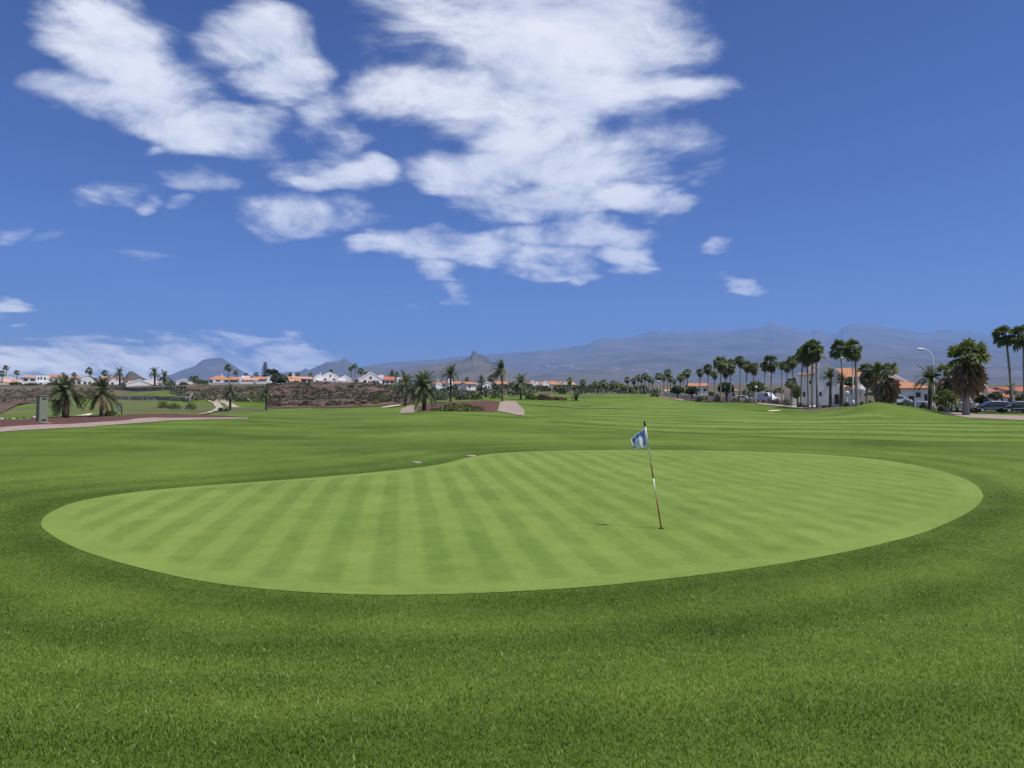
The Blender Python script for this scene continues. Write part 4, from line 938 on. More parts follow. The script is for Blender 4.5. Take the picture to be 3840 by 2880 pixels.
for i, (u, vb, rw, rh, d, m) in enumerate([(60,1446,26,12,318,'leafd'),(118,1448,30,9,312,'leafd'),(200,1450,30,12,312,'leafd'),(240,1450,18,14,310,'leafm'),(360,1450,22,14,306,'leafd'),(458,1448,12,14,304,'leafm'),(640,1462,20,18,280,'leafm'),(690,1458,20,16,284,'leafg'),
        (760,1444,22,20,300,'leafm'),(880,1446,26,10,284,'leafd'),(940,1447,22,12,286,'leafd'),(975,1447,20,12,288,'leafm'),(1110,1446,14,10,286,'leafy'),(1330,1438,16,12,272,'leafd'),(1465,1446,18,10,262,'leafm'),(1560,1462,26,16,240,'leafg')]):
    bush(ORD[i] + ' garden shrub from the left in front of the plateau villas', u, vb, rw, rh, d, m, 70 + i, 420, group='garden shrubs before the plateau villas')
for i, (u, vb, rw, rh, d, m) in enumerate([(3020,1518,12,14,124,'scrub'),(3095,1518,16,10,120,'scrub'),(3175,1520,12,18,116,'leafd'),(3232,1516,14,18,114,'leafm'),(3262,1514,16,26,112,'leafm'),(3300,1512,22,18,110,'scrub'),(3345,1516,18,20,112,'leafd'),(3530,1542,18,26,96,'leafm'),(3650,1545,16,20,98,'leafg'),(3764,1530,20,22,104,'leafm'),(3815,1530,18,24,106,'leafd')]):
    bush(ORD[i] + ' low garden shrub from the left before the right hand houses', u, vb, rw, rh, d, m, 90 + i, 380, group='garden shrubs before the right hand houses')

# ------------------------------------------------------------------ villas
def villa(label, d, vols, wins=(), chim=(), doors=(), rot=None, name='villa', cat='house'):
    """vols: (u0,u1,v_base,v_eave,roof,v_ridge,yoff,depth,wall,tile); wins: (volume,u,v,w_px,h_px)"""
    s = d / F; uc = sum((a[0] + a[1]) / 2 for a in vols) / len(vols); rx, _ = prat(uc, vols[0][2]); x0 = rx*d; zb = z1(x0, d)
    if rot is None: rot = R(20) if uc < 2300 else R(-8)
    e = empty(name, (x0, d, zb), rot); tag(e, label, cat)
    X = lambda u: (u - uc) * s
    ZV = lambda v: at(uc, v, d).z - zb
    roofs = []
    for (u0, u1, vb, ve, rf, vr, yo, dp, wm, tm) in vols:
        a, b = X(u0), X(u1); ze = ZV(ve); zr = ZV(vr); zlo = min(ZV(vb), 0) - .8; y0, y1 = yo, yo + dp
        wmb = MB()
        if rf == 'gf':
            wmb.prism([(a, zlo), (b, zlo), (b, ze), ((a+b)/2, zr), (a, ze)], y0, y1)
        elif rf == 'gs':
            n = len(wmb.v); ym = (y0+y1)/2
            wmb.add([(a,y0,zlo),(a,y1,zlo),(a,y1,ze),(a,ym,zr),(a,y0,ze),(b,y0,zlo),(b,y1,zlo),(b,y1,ze),(b,ym,zr),(b,y0,ze)],
                    [(0,1,2,3,4),(9,8,7,6,5),(0,4,9,5),(1,6,7,2),(0,5,6,1),(2,7,8,3),(3,8,9,4)])
        else: wmb.box(a, b, y0, y1, zlo, ze)
        wmb.build('wall', M[wm], e)
        oh = .35; th = .16; r = MB()
        if rf == 'gf':
            mx = (a+b)/2; sl = (zr - ze) / (mx - a)
            for sg, xe in ((-1, a), (1, b)):
                xo = xe + sg*oh; zo = ze - sl*oh
                r.prism([(xo, zo + .02), (mx, zr + .02), (mx, zr + .02 + th), (xo, zo + .02 + th)], y0 + .25, y1 + .3)
            ro = r.build('roof', M[tm], e)
            for sg, xe in ((-1, a), (1, b)):       # white coping along the gable edge
                xo = xe + sg*oh*.7; zo = ze - sl*oh*.7
                MB().prism([(xo, zo), (mx, zr), (mx, zr + .42), (xo, zo + .42)], y0 - .12, y0 + .24).build('gable_coping', M[wm], ro)
        elif rf == 'gs':
            ym = (y0+y1)/2; sl = (zr - ze) / (ym - y0)
            for sg, ye in ((-1, y0), (1, y1)):
                yo_ = ye + sg*oh; zo = ze - sl*oh
                r.add([(a-oh,yo_,zo),(b+oh,yo_,zo),(b+oh,ym,zr+.02),(a-oh,ym,zr+.02),(a-oh,yo_,zo+th),(b+oh,yo_,zo+th),(b+oh,ym,zr+.02+th),(a-oh,ym,zr+.02+th)],
                      [(0,3,2,1),(4,5,6,7),(0,1,5,4),(1,2,6,5),(2,3,7,6),(3,0,4,7)])
            ro = r.build('roof', M[tm], e)
        elif rf == 'hip':
            ym = (y0+y1)/2; ins = min((b-a)*.32, (y1-y0)/2)
            r.add([(a-oh,y0-oh,ze),(b+oh,y0-oh,ze),(b+oh,y1+oh,ze),(a-oh,y1+oh,ze),(a+ins,ym,zr),(b-ins,ym,zr),(a-oh,y0-oh,ze+.12),(b+oh,y0-oh,ze+.12),(b+oh,y1+oh,ze+.12),(a-oh,y1+oh,ze+.12)],
                  [(0,3,2,1),(0,1,7,6),(1,2,8,7),(2,3,9,8),(3,0,6,9),(6,7,5,4),(7,8,5),(8,9,4,5),(9,6,4)])
            ro = r.build('roof', M[tm], e)
        elif rf == 'shed':
            r.add([(a-oh,y0-oh,ze),(b+oh,y0-oh,ze),(b+oh,y1,zr),(a-oh,y1,zr),(a-oh,y0-oh,ze+th),(b+oh,y0-oh,ze+th),(b+oh,y1,zr+th),(a-oh,y1,zr+th)],
                  [(0,3,2,1),(4,5,6,7),(0,1,5,4),(1,2,6,5),(2,3,7,6),(3,0,4,7)])
            ro = r.build('roof', M[tm], e)
        else:
            zp = max(zr, ze + .15)
            r.box(a-.02, b+.02, y0-.03, y0+.22, ze, zp); r.box(a-.02, a+.22, y0+.22, y1, ze, zp); r.box(b-.22, b+.02, y0+.22, y1, ze, zp); r.box(a+.22, b-.22, y1-.2, y1+.02, ze, zp)
            ro = r.build('parapet', M[wm], e)
        roofs.append(ro)
    def opening(nm, k, u, v, wp, hp, mat, arched=False):
        vo = vols[k]; y0 = vo[6]; cx = X(u); cz = ZV(v); hw_, hh = wp*s/2, hp*s/2
        fr = MB(); t = min(.14, hw_*.3)
        fr.box(cx-hw_, cx-hw_+t, y0-.10, y0+.02, cz-hh, cz+hh); fr.box(cx+hw_-t, cx+hw_, y0-.10, y0+.02, cz-hh, cz+hh)
        fr.box(cx-hw_+t, cx+hw_-t, y0-.10, y0+.02, cz+hh-t, cz+hh); fr.box(cx-hw_-.08, cx+hw_+.08, y0-.16, y0-.101, cz-hh-.08, cz-hh)
        o = fr.build(nm, M['frame'], e)
        poly = [(cx-hw_+t, cz-hh), (cx+hw_-t, cz-hh), (cx+hw_-t, cz+hh-t)] + ([(cx, cz+hh-t*.5)] if arched else []) + [(cx-hw_+t, cz+hh-t)]
        MB().prism(poly, y0-.035, y0+.01).build('pane' if nm == 'window' else 'door_leaf', mat, o)
    for wv_ in wins: opening('window', *wv_[:5], M['glass'], len(wv_) > 5)
    for dv in doors: opening('door', *dv[:5], M['door'])
    for (k, u, vt, wp, yo) in chim:
        xx = X(u); zt = ZV(vt); hw_ = wp*s/2; vo = vols[k]; z0 = ZV(vo[3]) - .3
        c = MB().box(xx-hw_, xx+hw_, yo, yo+.7, z0, zt); c.box(xx-hw_-.12, xx+hw_+.12, yo-.12, yo+.82, zt, zt+.14); c.build('chimney', M['white'], roofs[k])
    return e
V_ = 'white'; C_ = 'cream'
villa('stepped white house with salmon roof at the far left edge', 335, [(8,44,1446,1424,'gf',1412,0,8,V_,'tile2'),(16,112,1450,1438,'shed',1426,-5,7,V_,'tile2'),(-60,12,1446,1430,'gs',1422,2,8,V_,'tile2'),(8,110,1456,1445,'flat',1442,-9,4,V_,'tile')], [(0,24,1432,7,7,1),(1,60,1444,20,6),(3,50,1449,12,6),(3,80,1449,12,6)])
villa('two storey white house with three arched windows and salmon roof', 330, [(136,176,1446,1412,'flat',1408,0,9,V_,'tile'),(82,136,1444,1416,'shed',1406,1,8,V_,'tile2'),(110,190,1448,1436,'flat',1433,-4,4,V_,'tile')], [(0,143,1419,5,10,1),(0,152,1418,5,10,1),(0,164,1419,5,10,1),(1,100,1424,14,8),(1,122,1424,14,8),(2,125,1441,9,6),(2,158,1441,9,6)])
villa('long house with orange roof and shaded grey wall', 335, [(176,234,1446,1414,'gs',1405,0,9,C_,'tile')], [(0,190,1428,9,10),(0,210,1428,9,10),(0,226,1424,7,8)])
villa('white house with split orange roofs behind the broad squat palm', 325, [(266,306,1446,1420,'gs',1411,0,8,V_,'tile'),(306,350,1446,1416,'gf',1410,-2,9,V_,'tile')], [(0,280,1434,8,9,1),(0,296,1434,7,9),(1,320,1436,8,9,1),(1,336,1436,8,9,1)])
villa('white house with low orange roof behind the second squat palm', 322, [(384,448,1447,1420,'gs',1412,0,9,V_,'tile'),(400,436,1449,1430,'flat',1426,-4,5,V_,'tile')], [(0,394,1434,7,10),(1,410,1440,8,8,1),(1,426,1440,8,8,1)])
villa('villa with wide grey white gable and orange side roof', 290, [(478,566,1463,1442,'gf',1426,0,9,V_,'tile'),(474,530,1450,1434,'gs',1424,8,8,V_,'tile'),(530,600,1455,1424,'flat',1420,9,8,V_,'tile3')], [(0,500,1455,9,8),(0,546,1454,8,12),(0,520,1452,10,10),(2,585,1436,8,10)])
villa('small plain white cube house above the dark retaining wall', 300, [(664,718,1450,1432,'gf',1424,0,8,V_,'tile2'),(700,722,1450,1436,'flat',1432,-2,5,V_,'tile')], [(0,680,1440,6,6),(0,694,1440,6,6)])
villa('white villa with big orange hip roof and dark porch', 290, [(786,858,1442,1424,'hip',1406,0,11,V_,'tile'),(800,838,1445,1436,'flat',1433,-4,4,V_,'tile')], [(0,794,1431,9,8,1),(0,818,1430,16,9),(0,846,1431,12,9),(1,812,1441,8,5)], [(0,829,1402,6,4)])
villa('low orange roofed wing right of the hip roofed villa', 300, [(860,896,1442,1424,'gs',1413,0,9,C_,'tile'),(896,912,1445,1420,'flat',1414,-1,8,V_,'tile')], [(0,878,1432,20,7)])
villa('long white villa with broken orange roofs and white parapets', 302, [(908,938,1444,1420,'flat',1410,0,8,V_,'tile'),(914,966,1446,1430,'shed',1418,-5,6,V_,'tile2'),(956,998,1444,1421,'gs',1411,1,9,V_,'tile'),(998,1018,1444,1418,'flat',1411,0,9,V_,'tile')], [(0,925,1428,7,8,1),(2,968,1430,12,9),(2,988,1430,9,8),(1,935,1440,18,7)])
villa('villa with salmon roof and sloping white terrace walls', 300, [(1076,1100,1442,1420,'gs',1410,2,8,V_,'tile'),(1098,1168,1443,1420,'gs',1411,0,9,V_,'tile2'),(1080,1122,1446,1434,'shed',1422,-6,6,V_,'tile2')], [(1,1135,1427,22,8),(1,1158,1427,10,7),(0,1086,1430,8,8)], [(1,1102,1396,6,4)])
villa('white villa with wide stepped gable left of the twin palms', 280, [(1176,1212,1437,1422,'gf',1408,0,9,V_,'tile2'),(1206,1270,1438,1414,'gf',1397,2,10,V_,'tile'),(1190,1290,1440,1430,'flat',1428,-4,4,V_,'tile')], [(0,1190,1430,7,7,1),(1,1222,1422,8,9,1),(1,1240,1408,7,6),(1,1255,1422,8,9,1),(2,1215,1435,9,5),(2,1250,1435,9,5)], [(1,1206,1396,5,4)])
villa('small white villa with salmon roof right of the stepped gable villa', 282, [(1270,1318,1438,1424,'gf',1411,0,8,V_,'tile2')], [(0,1284,1430,7,7,1),(0,1302,1430,7,7,1)])
villa('large white gabled villa with red orange roof above dry bank', 268, [(1346,1434,1441,1424,'gf',1399,0,12,V_,'tile3'),(1424,1442,1441,1420,'flat',1404,2,8,V_,'tile')], [(0,1369,1431,10,10,1),(0,1384,1433,6,7),(0,1404,1431,10,8),(0,1416,1431,8,8,1),(0,1390,1416,9,7)], [(0,1387,1396,5,3),(0,1434,1405,5,4)], [(0,1394,1433,6,9)])
villa('long white villa wing with flat roofs right of the red roofed gable', 270, [(1442,1484,1443,1426,'gs',1412,0,9,V_,'tile3'),(1484,1514,1446,1422,'flat',1416,-2,8,V_,'tile'),(1496,1520,1448,1432,'shed',1422,-6,6,V_,'tile')], [(0,1452,1434,9,7),(0,1470,1434,9,7),(1,1494,1432,7,8,1)])
villa('low villa with long orange roof behind the big crest palm', 285, [(1640,1682,1450,1438,'hip',1427,0,10,V_,'tile'),(1696,1748,1450,1438,'gs',1428,1,10,V_,'tile'),(1680,1698,1448,1426,'flat',1420,0,8,V_,'tile'),(1626,1650,1452,1443,'flat',1440,-3,5,V_,'tile')], [(1,1712,1444,9,6),(1,1734,1444,9,6),(0,1662,1444,9,6)], [(0,1649,1424,9,3)])
villa('white villa with small orange roof left of the windswept palm', 280, [(1748,1786,1458,1441,'gs',1432,0,9,V_,'tile'),(1780,1806,1458,1440,'flat',1436,1,8,V_,'tile'),(1800,1836,1462,1442,'gf',1436,-3,8,V_,'tile2')], [(0,1760,1450,8,7,1),(1,1794,1449,8,8),(2,1814,1452,8,8,1),(2,1826,1452,6,8,1)])
for i, (a, b, vr, rf) in enumerate([(1864,1908,1430,'gs'),(1986,2012,1428,'gf'),(2008,2030,1430,'flat'),(2034,2062,1430,'gf'),(2066,2096,1429,'gs'),(2092,2112,1434,'gf'),(2114,2136,1433,'gf'),(2136,2160,1431,'gs'),(2196,2220,1447,'flat')]):
    villa(ORD[i] + ' far white house from the left beyond the middle palms', 395 + (i % 3)*14, [(a,b,1462,1442 if i < 8 else 1450,rf,vr + (2 if rf == 'flat' else 0),0,9,V_ if i else C_,['tile','tile2'][i % 2])], [(0,a+(b-a)*.3,1450,5,6),(0,a+(b-a)*.7,1450,5,6)])
villa('grey walled house with long orange roof among the far fan palms', 232, [(2586,2654,1496,1449,'gs',1436,0,11,V_,'tile'),(2500,2522,1492,1466,'gs',1458,4,6,C_,'tile2')], [(0,2600,1462,9,9),(0,2622,1462,9,9),(0,2642,1462,9,9),(0,2612,1482,9,12)])
villa('small salmon roofed house beside the olive garden tree', 200, [(2736,2766,1502,1466,'hip',1454,0,8,C_,'tile2')], [(0,2750,1480,8,10)])
villa('pale house with salmon roof left of the young fan palm', 165, [(2976,3004,1512,1446,'hip',1438,0,9,C_,'tile2'),(2918,2950,1508,1478,'flat',1474,2,8,C_,'tile')], [(0,2990,1470,8,12)])
# the shaded white house on the right, its front turned away from the sun
villa('tall shaded white house with gable, chimney and orange side roof', 136, [(3060,3142,1520,1398,'gf',1366,0,10,V_,'tile'),(3004,3060,1520,1404,'shed',1386,1.2,9,V_,'tile'),(3134,3214,1518,1412,'gs',1372,4,12,V_,'tile'),(3164,3222,1518,1462,'shed',1444,-1.5,5.4,V_,'tile2'),(3036,3062,1520,1384,'flat',1352,5,4,V_,'tile')],
      [(0,3106,1440,9,12),(1,3022,1476,8,16),(1,3044,1430,7,10),(3,3190,1472,8,12),(0,3080,1476,8,14),(4,3052,1368,5,8,1),(2,3150,1424,8,10)], [(0,3074,1346,9,1.0),(3,3206,1455,7,2)], [(0,3136,1496,14,34)], rot=R(-24))
villa('white house with orange hip roof and curved white parapets behind', 122, [(3350,3482,1532,1458,'hip',1428,0,9,V_,'tile'),(3364,3440,1530,1426,'gf',1404,7,8,V_,'tile'),(3362,3378,1530,1400,'flat',1382,6,3,V_,'tile')], [(0,3440,1480,16,16),(0,3466,1490,10,22),(1,3410,1420,8,7)], [(1,3400,1388,6,8)], [(0,3416,1505,18,40)], rot=R(-14))
villa('orange gabled house with white coping behind the dark cars', 128, [(3662,3712,1522,1474,'gf',1444,0,9,C_,'tile'),(3704,3750,1522,1470,'gs',1454,1,8,C_,'tile3')], [(0,3690,1490,10,12),(1,3726,1486,10,10)], [(1,3742,1438,10,4)])
villa('white walled house with orange awning near the right edge', 125, [(3745,3800,1522,1490,'gs',1474,0,8,V_,'tile'),(3722,3746,1522,1446,'flat',1440,4,4,V_,'tile'),(3818,3900,1522,1468,'gs',1450,2,9,V_,'tile3')], [(0,3760,1500,8,10),(0,3786,1500,8,10),(2,3840,1486,10,12)])

# ------------------------------------------------------------------ walls
def wall_line(name, label, pts, h, th, mat, cope=None, cat='wall'):
    """pts: world x,y; the wall follows the ground"""
    P = densify(pts, 90); Zs = Z(P[:, 0], P[:, 1]); mid = P.mean(0); e = empty(name, (mid[0], mid[1], float(Zs.mean()))); tag(e, label, cat)
    o = Vector((mid[0], mid[1], float(Zs.mean())))
    def run(z0, z1_, t):
        m = MB(); n = len(P); g = random.Random(n); jit = .22 if mat in (M['stone'], M['stone_d']) and t > .5 and z0 < 0 else 0.0
        for i in range(n):
            a = P[max(i-1, 0)]; b = P[min(i+1, n-1)]; t_ = (b - a) / np.linalg.norm(b - a); nn = np.array([-t_[1], t_[0]]) * t/2
            for (q, zz) in ((P[i]-nn, z0), (P[i]+nn, z0), (P[i]+nn, z1_), (P[i]-nn, z1_)): m.v.append((q[0]-o.x + g.uniform(-jit, jit), q[1]-o.y + g.uniform(-jit, jit), float(Zs[i]) + zz - o.z + g.uniform(-jit, jit)*(zz > 0)))
        for i in range(n-1):
            for k in range(4): m.f.append((4*i+k, 4*i+(k+1) % 4, 4*i+4+(k+1) % 4, 4*i+4+k))
        m.f += [(0, 1, 2, 3), (4*n-1, 4*n-2, 4*n-3, 4*n-4)]
        return m
    run(-.6, h, th).build('masonry', mat, e)
    if cope: run(h + .003, h + .003 + cope[0], th + .12).build('coping', cope[1], e)
def PX(u, d): return ((u - 1920) / F * d, d)
wall_line('stone_wall', 'low stone wall with pale coping running down to the white post', [PX(416, 206), PX(500, 204), PX(600, 200), PX(700, 192)], .9, .6, M['stone'], (.25, M['kerb']))
wall_line('retaining_wall', 'dark lava stone retaining wall below the grey gabled villa', [PX(430, 268), PX(520, 252), PX(620, 248), PX(700, 246)], 1.2, .8, M['stone_d'], (.12, M['kerb']))
wall_line('terrace_wall', 'white terrace wall below the hip roofed villa', [PX(790, 276), PX(900, 272), PX(1010, 272)], .8, .3, M['white'])
wall_line('terrace_wall', 'white terrace wall above the dry bank crest', [PX(1190, 268), PX(1260, 266), PX(1330, 266)], .7, .3, M['white'])
wall_line('garden_wall', 'long pale garden wall behind the villa road palms', [PX(2490, 214), PX(2620, 196), PX(2760, 190)], 1.1, .3, M['cream'])
wall_line('garden_wall', 'low white garden wall by the hip roofed house', [PX(3440, 112), PX(3500, 108)], .9, .3, M['white'])
# white post bent over the wall
p = hit(712, 1516); e = MB().tube([(0, 0, -.2), (-.1, 0, 1.3), (.4, 0, 2.4), (.6, 0, 2.8)], [.22, .2, .2, .1], 8).build('bent_marker', M['kerb'], None, True, p); tag(e, 'pale bent concrete marker at the end of the stone wall', 'marker')

# ------------------------------------------------------------------ cabinet, rocks, sign on the left
p = Vector((prat(157, 1567)[0]*59.0, 59.0, 0)); p.z = z1(p.x, p.y); s = p.y / F
cab = empty('utility_cabinet', (p.x, p.y, p.z), R(-40)); tag(cab, 'tall grey green metal utility cabinet beside the red cinder bed', 'cabinet')
W_, D_, H_ = 34*s, 28*s, at(157, 1485, 59.0).z - p.z
MB().box(-W_/2, W_/2, -D_/2, D_/2, -.15, H_).build('housing', M['cabinet'], cab)
MB().box(-W_/2-.04, W_/2+.04, -D_/2-.04, D_/2+.04, H_+.002, H_+.06).build('lid', M['cabinet'], cab)
dr = MB().box(-W_/2+.05, W_/2-.05, -D_/2-.025, -D_/2-.002, .08, H_-.08).build('door', M['cabinet'], cab)
MB().box(W_/2-.16, W_/2-.11, -D_/2-.06, -D_/2-.026, H_*.5, H_*.5+.16).build('handle', M['cabinet_d'], dr)
for zz in (H_-.28, .16):
    for k in range(3): MB().box(W_/2+.002, W_/2+.02, -D_/2+.16, D_/2-.12, zz + k*.05, zz + k*.05+.028).build('vent_slot', M['cabinet_d'], cab)
MB().box(-W_/2-.1, W_/2+.5, -D_/2-.1, D_/2+.1, -.3, .04).build('plinth', M['kerb'], cab)
for i, (u, v, r) in enumerate([(6,1571,7),(20,1573,6),(36,1571,5),(50,1570,6),(66,1569,5),(90,1567,6),(128,1566,8),(142,1567,6),(120,1568,5)]):
    q = hit(u, v + 2); rr = r*q.y/F; V, Fc = ico(2, rr, .22, .7, i)
    o = MB().add(V, Fc).build('lava_rock', M['rock'] if i % 3 else M['kerb'], None, False, (q.x, q.y, q.z + rr*.2), i); tag(o, ORD[i] + ' small rock from the left along the red cinder bed edge', 'rock', 'rocks along the cinder bed')
p = hit(452, 1554); sg = empty('course_sign', p, R(10)); tag(sg, 'tilted pale blue course sign on dark post by the squat palms', 'sign'); s = p.y/F
MB().tube([(.15, 0, -.2), (.05, 0, 34*s), (-.1, 0, 42*s)], .07, 8).build('post', M['rock'], sg)
MB().add([(-16*s, -.1, 12*s), (-12*s, -.1, 10*s), (-2*s, -.1, 34*s), (-6*s, -.1, 36*s), (-16*s, -.03, 12*s), (-12*s, -.03, 10*s), (-2*s, -.03, 34*s), (-6*s, -.03, 36*s)], [(0,1,2,3),(7,6,5,4),(0,4,5,1),(1,5,6,2),(2,6,7,3),(3,7,4,0)]).build('board', M['blue'], sg)

# ------------------------------------------------------------------ lamps, banner, parasol, fence
def street_lamp(label, u, vb, vt, arm_px, d):
    s = d/F; rx, _ = prat(u, vb); x = rx*d; zb = z1(x, d); h = at(u, vt, d).z - zb; a = arm_px*s
    e = empty('street_lamp', (x, d, zb)); tag(e, label, 'street lamp', 'curved street lamps')
    pts = [(0, 0, -.2), (0, 0, h*.35), (0, 0, h - a*1.15)] + [(-a*(1 - math.cos(t)), 0, h - a*1.15 + a*1.15*math.sin(t)) for t in (R(20), R(40), R(58), R(74), R(86))]
    MB().tube(pts, [.13, .12, .085, .08, .075, .07, .065, .06], 9).build('pole', M['metal_w'], e, True)
    MB().tube([(0, 0, -.1), (0, 0, .9)], [.19, .17], 9).build('base', M['metal_g'], e, True)
    q = pts[-1]; hd = MB().tube([(q[0]+.05, 0, q[2]), (q[0]-.25, 0, q[2]+.02), (q[0]-.75, 0, q[2]-.02), (q[0]-.9, 0, q[2]-.06)], [.07, .14, .15, .05], 9).build('lamp_head', M['metal_w'], e, True)
    MB().box(q[0]-.72, q[0]-.3, -.1, .1, q[2]-.19, q[2]-.13).build('lens', M['canvas'], hd)
street_lamp('curved white street lamp beside the orange hip roofed house', 3504, 1540, 1309, 36, 100)
street_lamp('curved white street lamp in front of the shaded white house', 3200, 1518, 1342, 24, 112)
def globe_lamp(label, u, vb, vg, d):
    s = d/F; rx, _ = prat(u, vb); x = rx*d; zb = z1(x, d); h = at(u, vg, d).z - zb; e = empty('globe_lamp', (x, d, zb)); tag(e, label, 'garden lamp')
    MB().tube([(0, 0, -.2), (0, 0, .35), (0, 0, .4), (0, 0, h - .28)], [.10, .09, .05, .04], 8).build('post', M['metal_g'], e, True)
    V, Fc = ico(3, .30, 0, 1); MB().add(V, Fc).build('globe', M['canvas'], e, True, (0, 0, h)); MB().tube([(0, 0, h-.34), (0, 0, h-.25)], [.08, .16], 8).build('collar', M['metal_g'], e)
globe_lamp('white globe lamp at the left end of the far cinder bed', 2470, 1487, 1430, 205)
globe_lamp('white globe lamp left of the white van', 2836, 1510, 1452, 165)
globe_lamp('white globe lamp before the shaded house wing', 3178, 1516, 1473, 118)
def banner(label, u, vb, v0, v1, wpx, d, mat):
    s = d/F; rx, _ = prat(u, vb); x = rx*d; zb = z1(x, d); a, b = at(u, v0, d).z - zb, at(u, v1, d).z - zb
    e = empty('banner_post', (x, d, zb)); tag(e, label, 'banner'); MB().tube([(0, 0, -.2), (0, 0, a + .3)], .07, 8).build('post', M['metal_g'], e, True)
    V, Fc = [], []
    for i in range(6):
        t = i/5; V += [(.09, .06*math.sin(t*5), b + (a-b)*t), (.09 + wpx*s, .10*math.sin(t*5 + 1.6), b + (a-b)*t)]
    for i in range(5): Fc.append((2*i, 2*i+1, 2*i+3, 2*i+2))
    o = MB().add(V, Fc).build('banner', mat, e); md = o.modifiers.new('thickness', 'SOLIDIFY'); md.thickness = .02
banner('grey white hanging banner among the villa road palms', 2886, 1510, 1398, 1438, 8, 154, M['metal_g'])
banner('pale striped banner on a post above the dry bank', 950, 1462, 1424, 1456, 9, 262, M['metal_g'])
x, d = prat(3231, 1512)[0]*116, 116.0; s = d/F; zb = z1(x, d); par = empty('parasol', (x, d, zb)); tag(par, 'white garden parasol right of the shaded white house', 'parasol')
zt = at(3231, 1430, d).z - zb; ze = at(3231, 1459, d).z - zb; rr = 16*s
MB().tube([(0, 0, -.1), (0, 0, zt)], .04, 8).build('pole', M['metal_g'], par)
cv = MB(); n = 8
for k in range(n): cv.v.append((math.cos(k*math.pi/4)*rr, math.sin(k*math.pi/4)*rr, ze))
cv.v.append((0, 0, zt)); cv.f = [(k, (k+1) % n, n) for k in range(n)]
for k in range(n): cv.v.append((math.cos(k*math.pi/4)*rr*1.005, math.sin(k*math.pi/4)*rr*1.005, ze - .2))
cv.f += [(k, n+1+k, n+1+(k+1) % n, (k+1) % n) for k in range(n)]
cv.build('canopy', M['canvas'], par)

# ------------------------------------------------------------------ cars
def car_paint(name, c):
    m = material(name, c, .25, .03, .5, spec=.5); m.node_tree.nodes['Principled BSDF'].inputs['Coat Weight'].default_value = .6; return m
M['car_black'] = car_paint('black_car_paint', (.012, .013, .016)); M['car_blue'] = car_paint('dark_blue_car_paint', (.02, .03, .06)); M['car_white'] = car_paint('white_car_paint', (.7, .71, .72)); M['car_silver'] = car_paint('silver_car_paint', (.42, .45, .5))
M['tyre'] = M['black']; M['rim'] = M['metal_g']
PROF = {'hatch': ([(-2.0,.32),(-2.05,.75),(-1.95,.95),(-1.55,1.36),(-.9,1.47),(.15,1.46),(.55,1.32),(1.05,.98),(1.85,.84),(2.05,.62),(2.05,.32)], [(-1.5,.98),(-1.42,1.28),(-.85,1.39),(.15,1.38),(.5,1.26),(.9,.97)]),
        'van': ([(-2.4,.35),(-2.42,1.2),(-2.36,2.05),(-2.1,2.14),(1.0,2.14),(1.35,1.95),(1.8,1.25),(2.3,1.05),(2.42,.7),(2.42,.35)], [(.35,1.22),(.35,1.9),(.95,1.92),(1.2,1.82),(1.55,1.25)]),
        'suv': ([(-2.1,.4),(-2.15,.95),(-2.05,1.2),(-1.8,1.62),(-1.2,1.72),(.3,1.70),(.65,1.55),(1.15,1.16),(1.95,1.02),(2.18,.78),(2.18,.4)], [(-1.75,1.2),(-1.62,1.52),(-1.1,1.62),(.28,1.6),(.58,1.48),(.98,1.17)])}
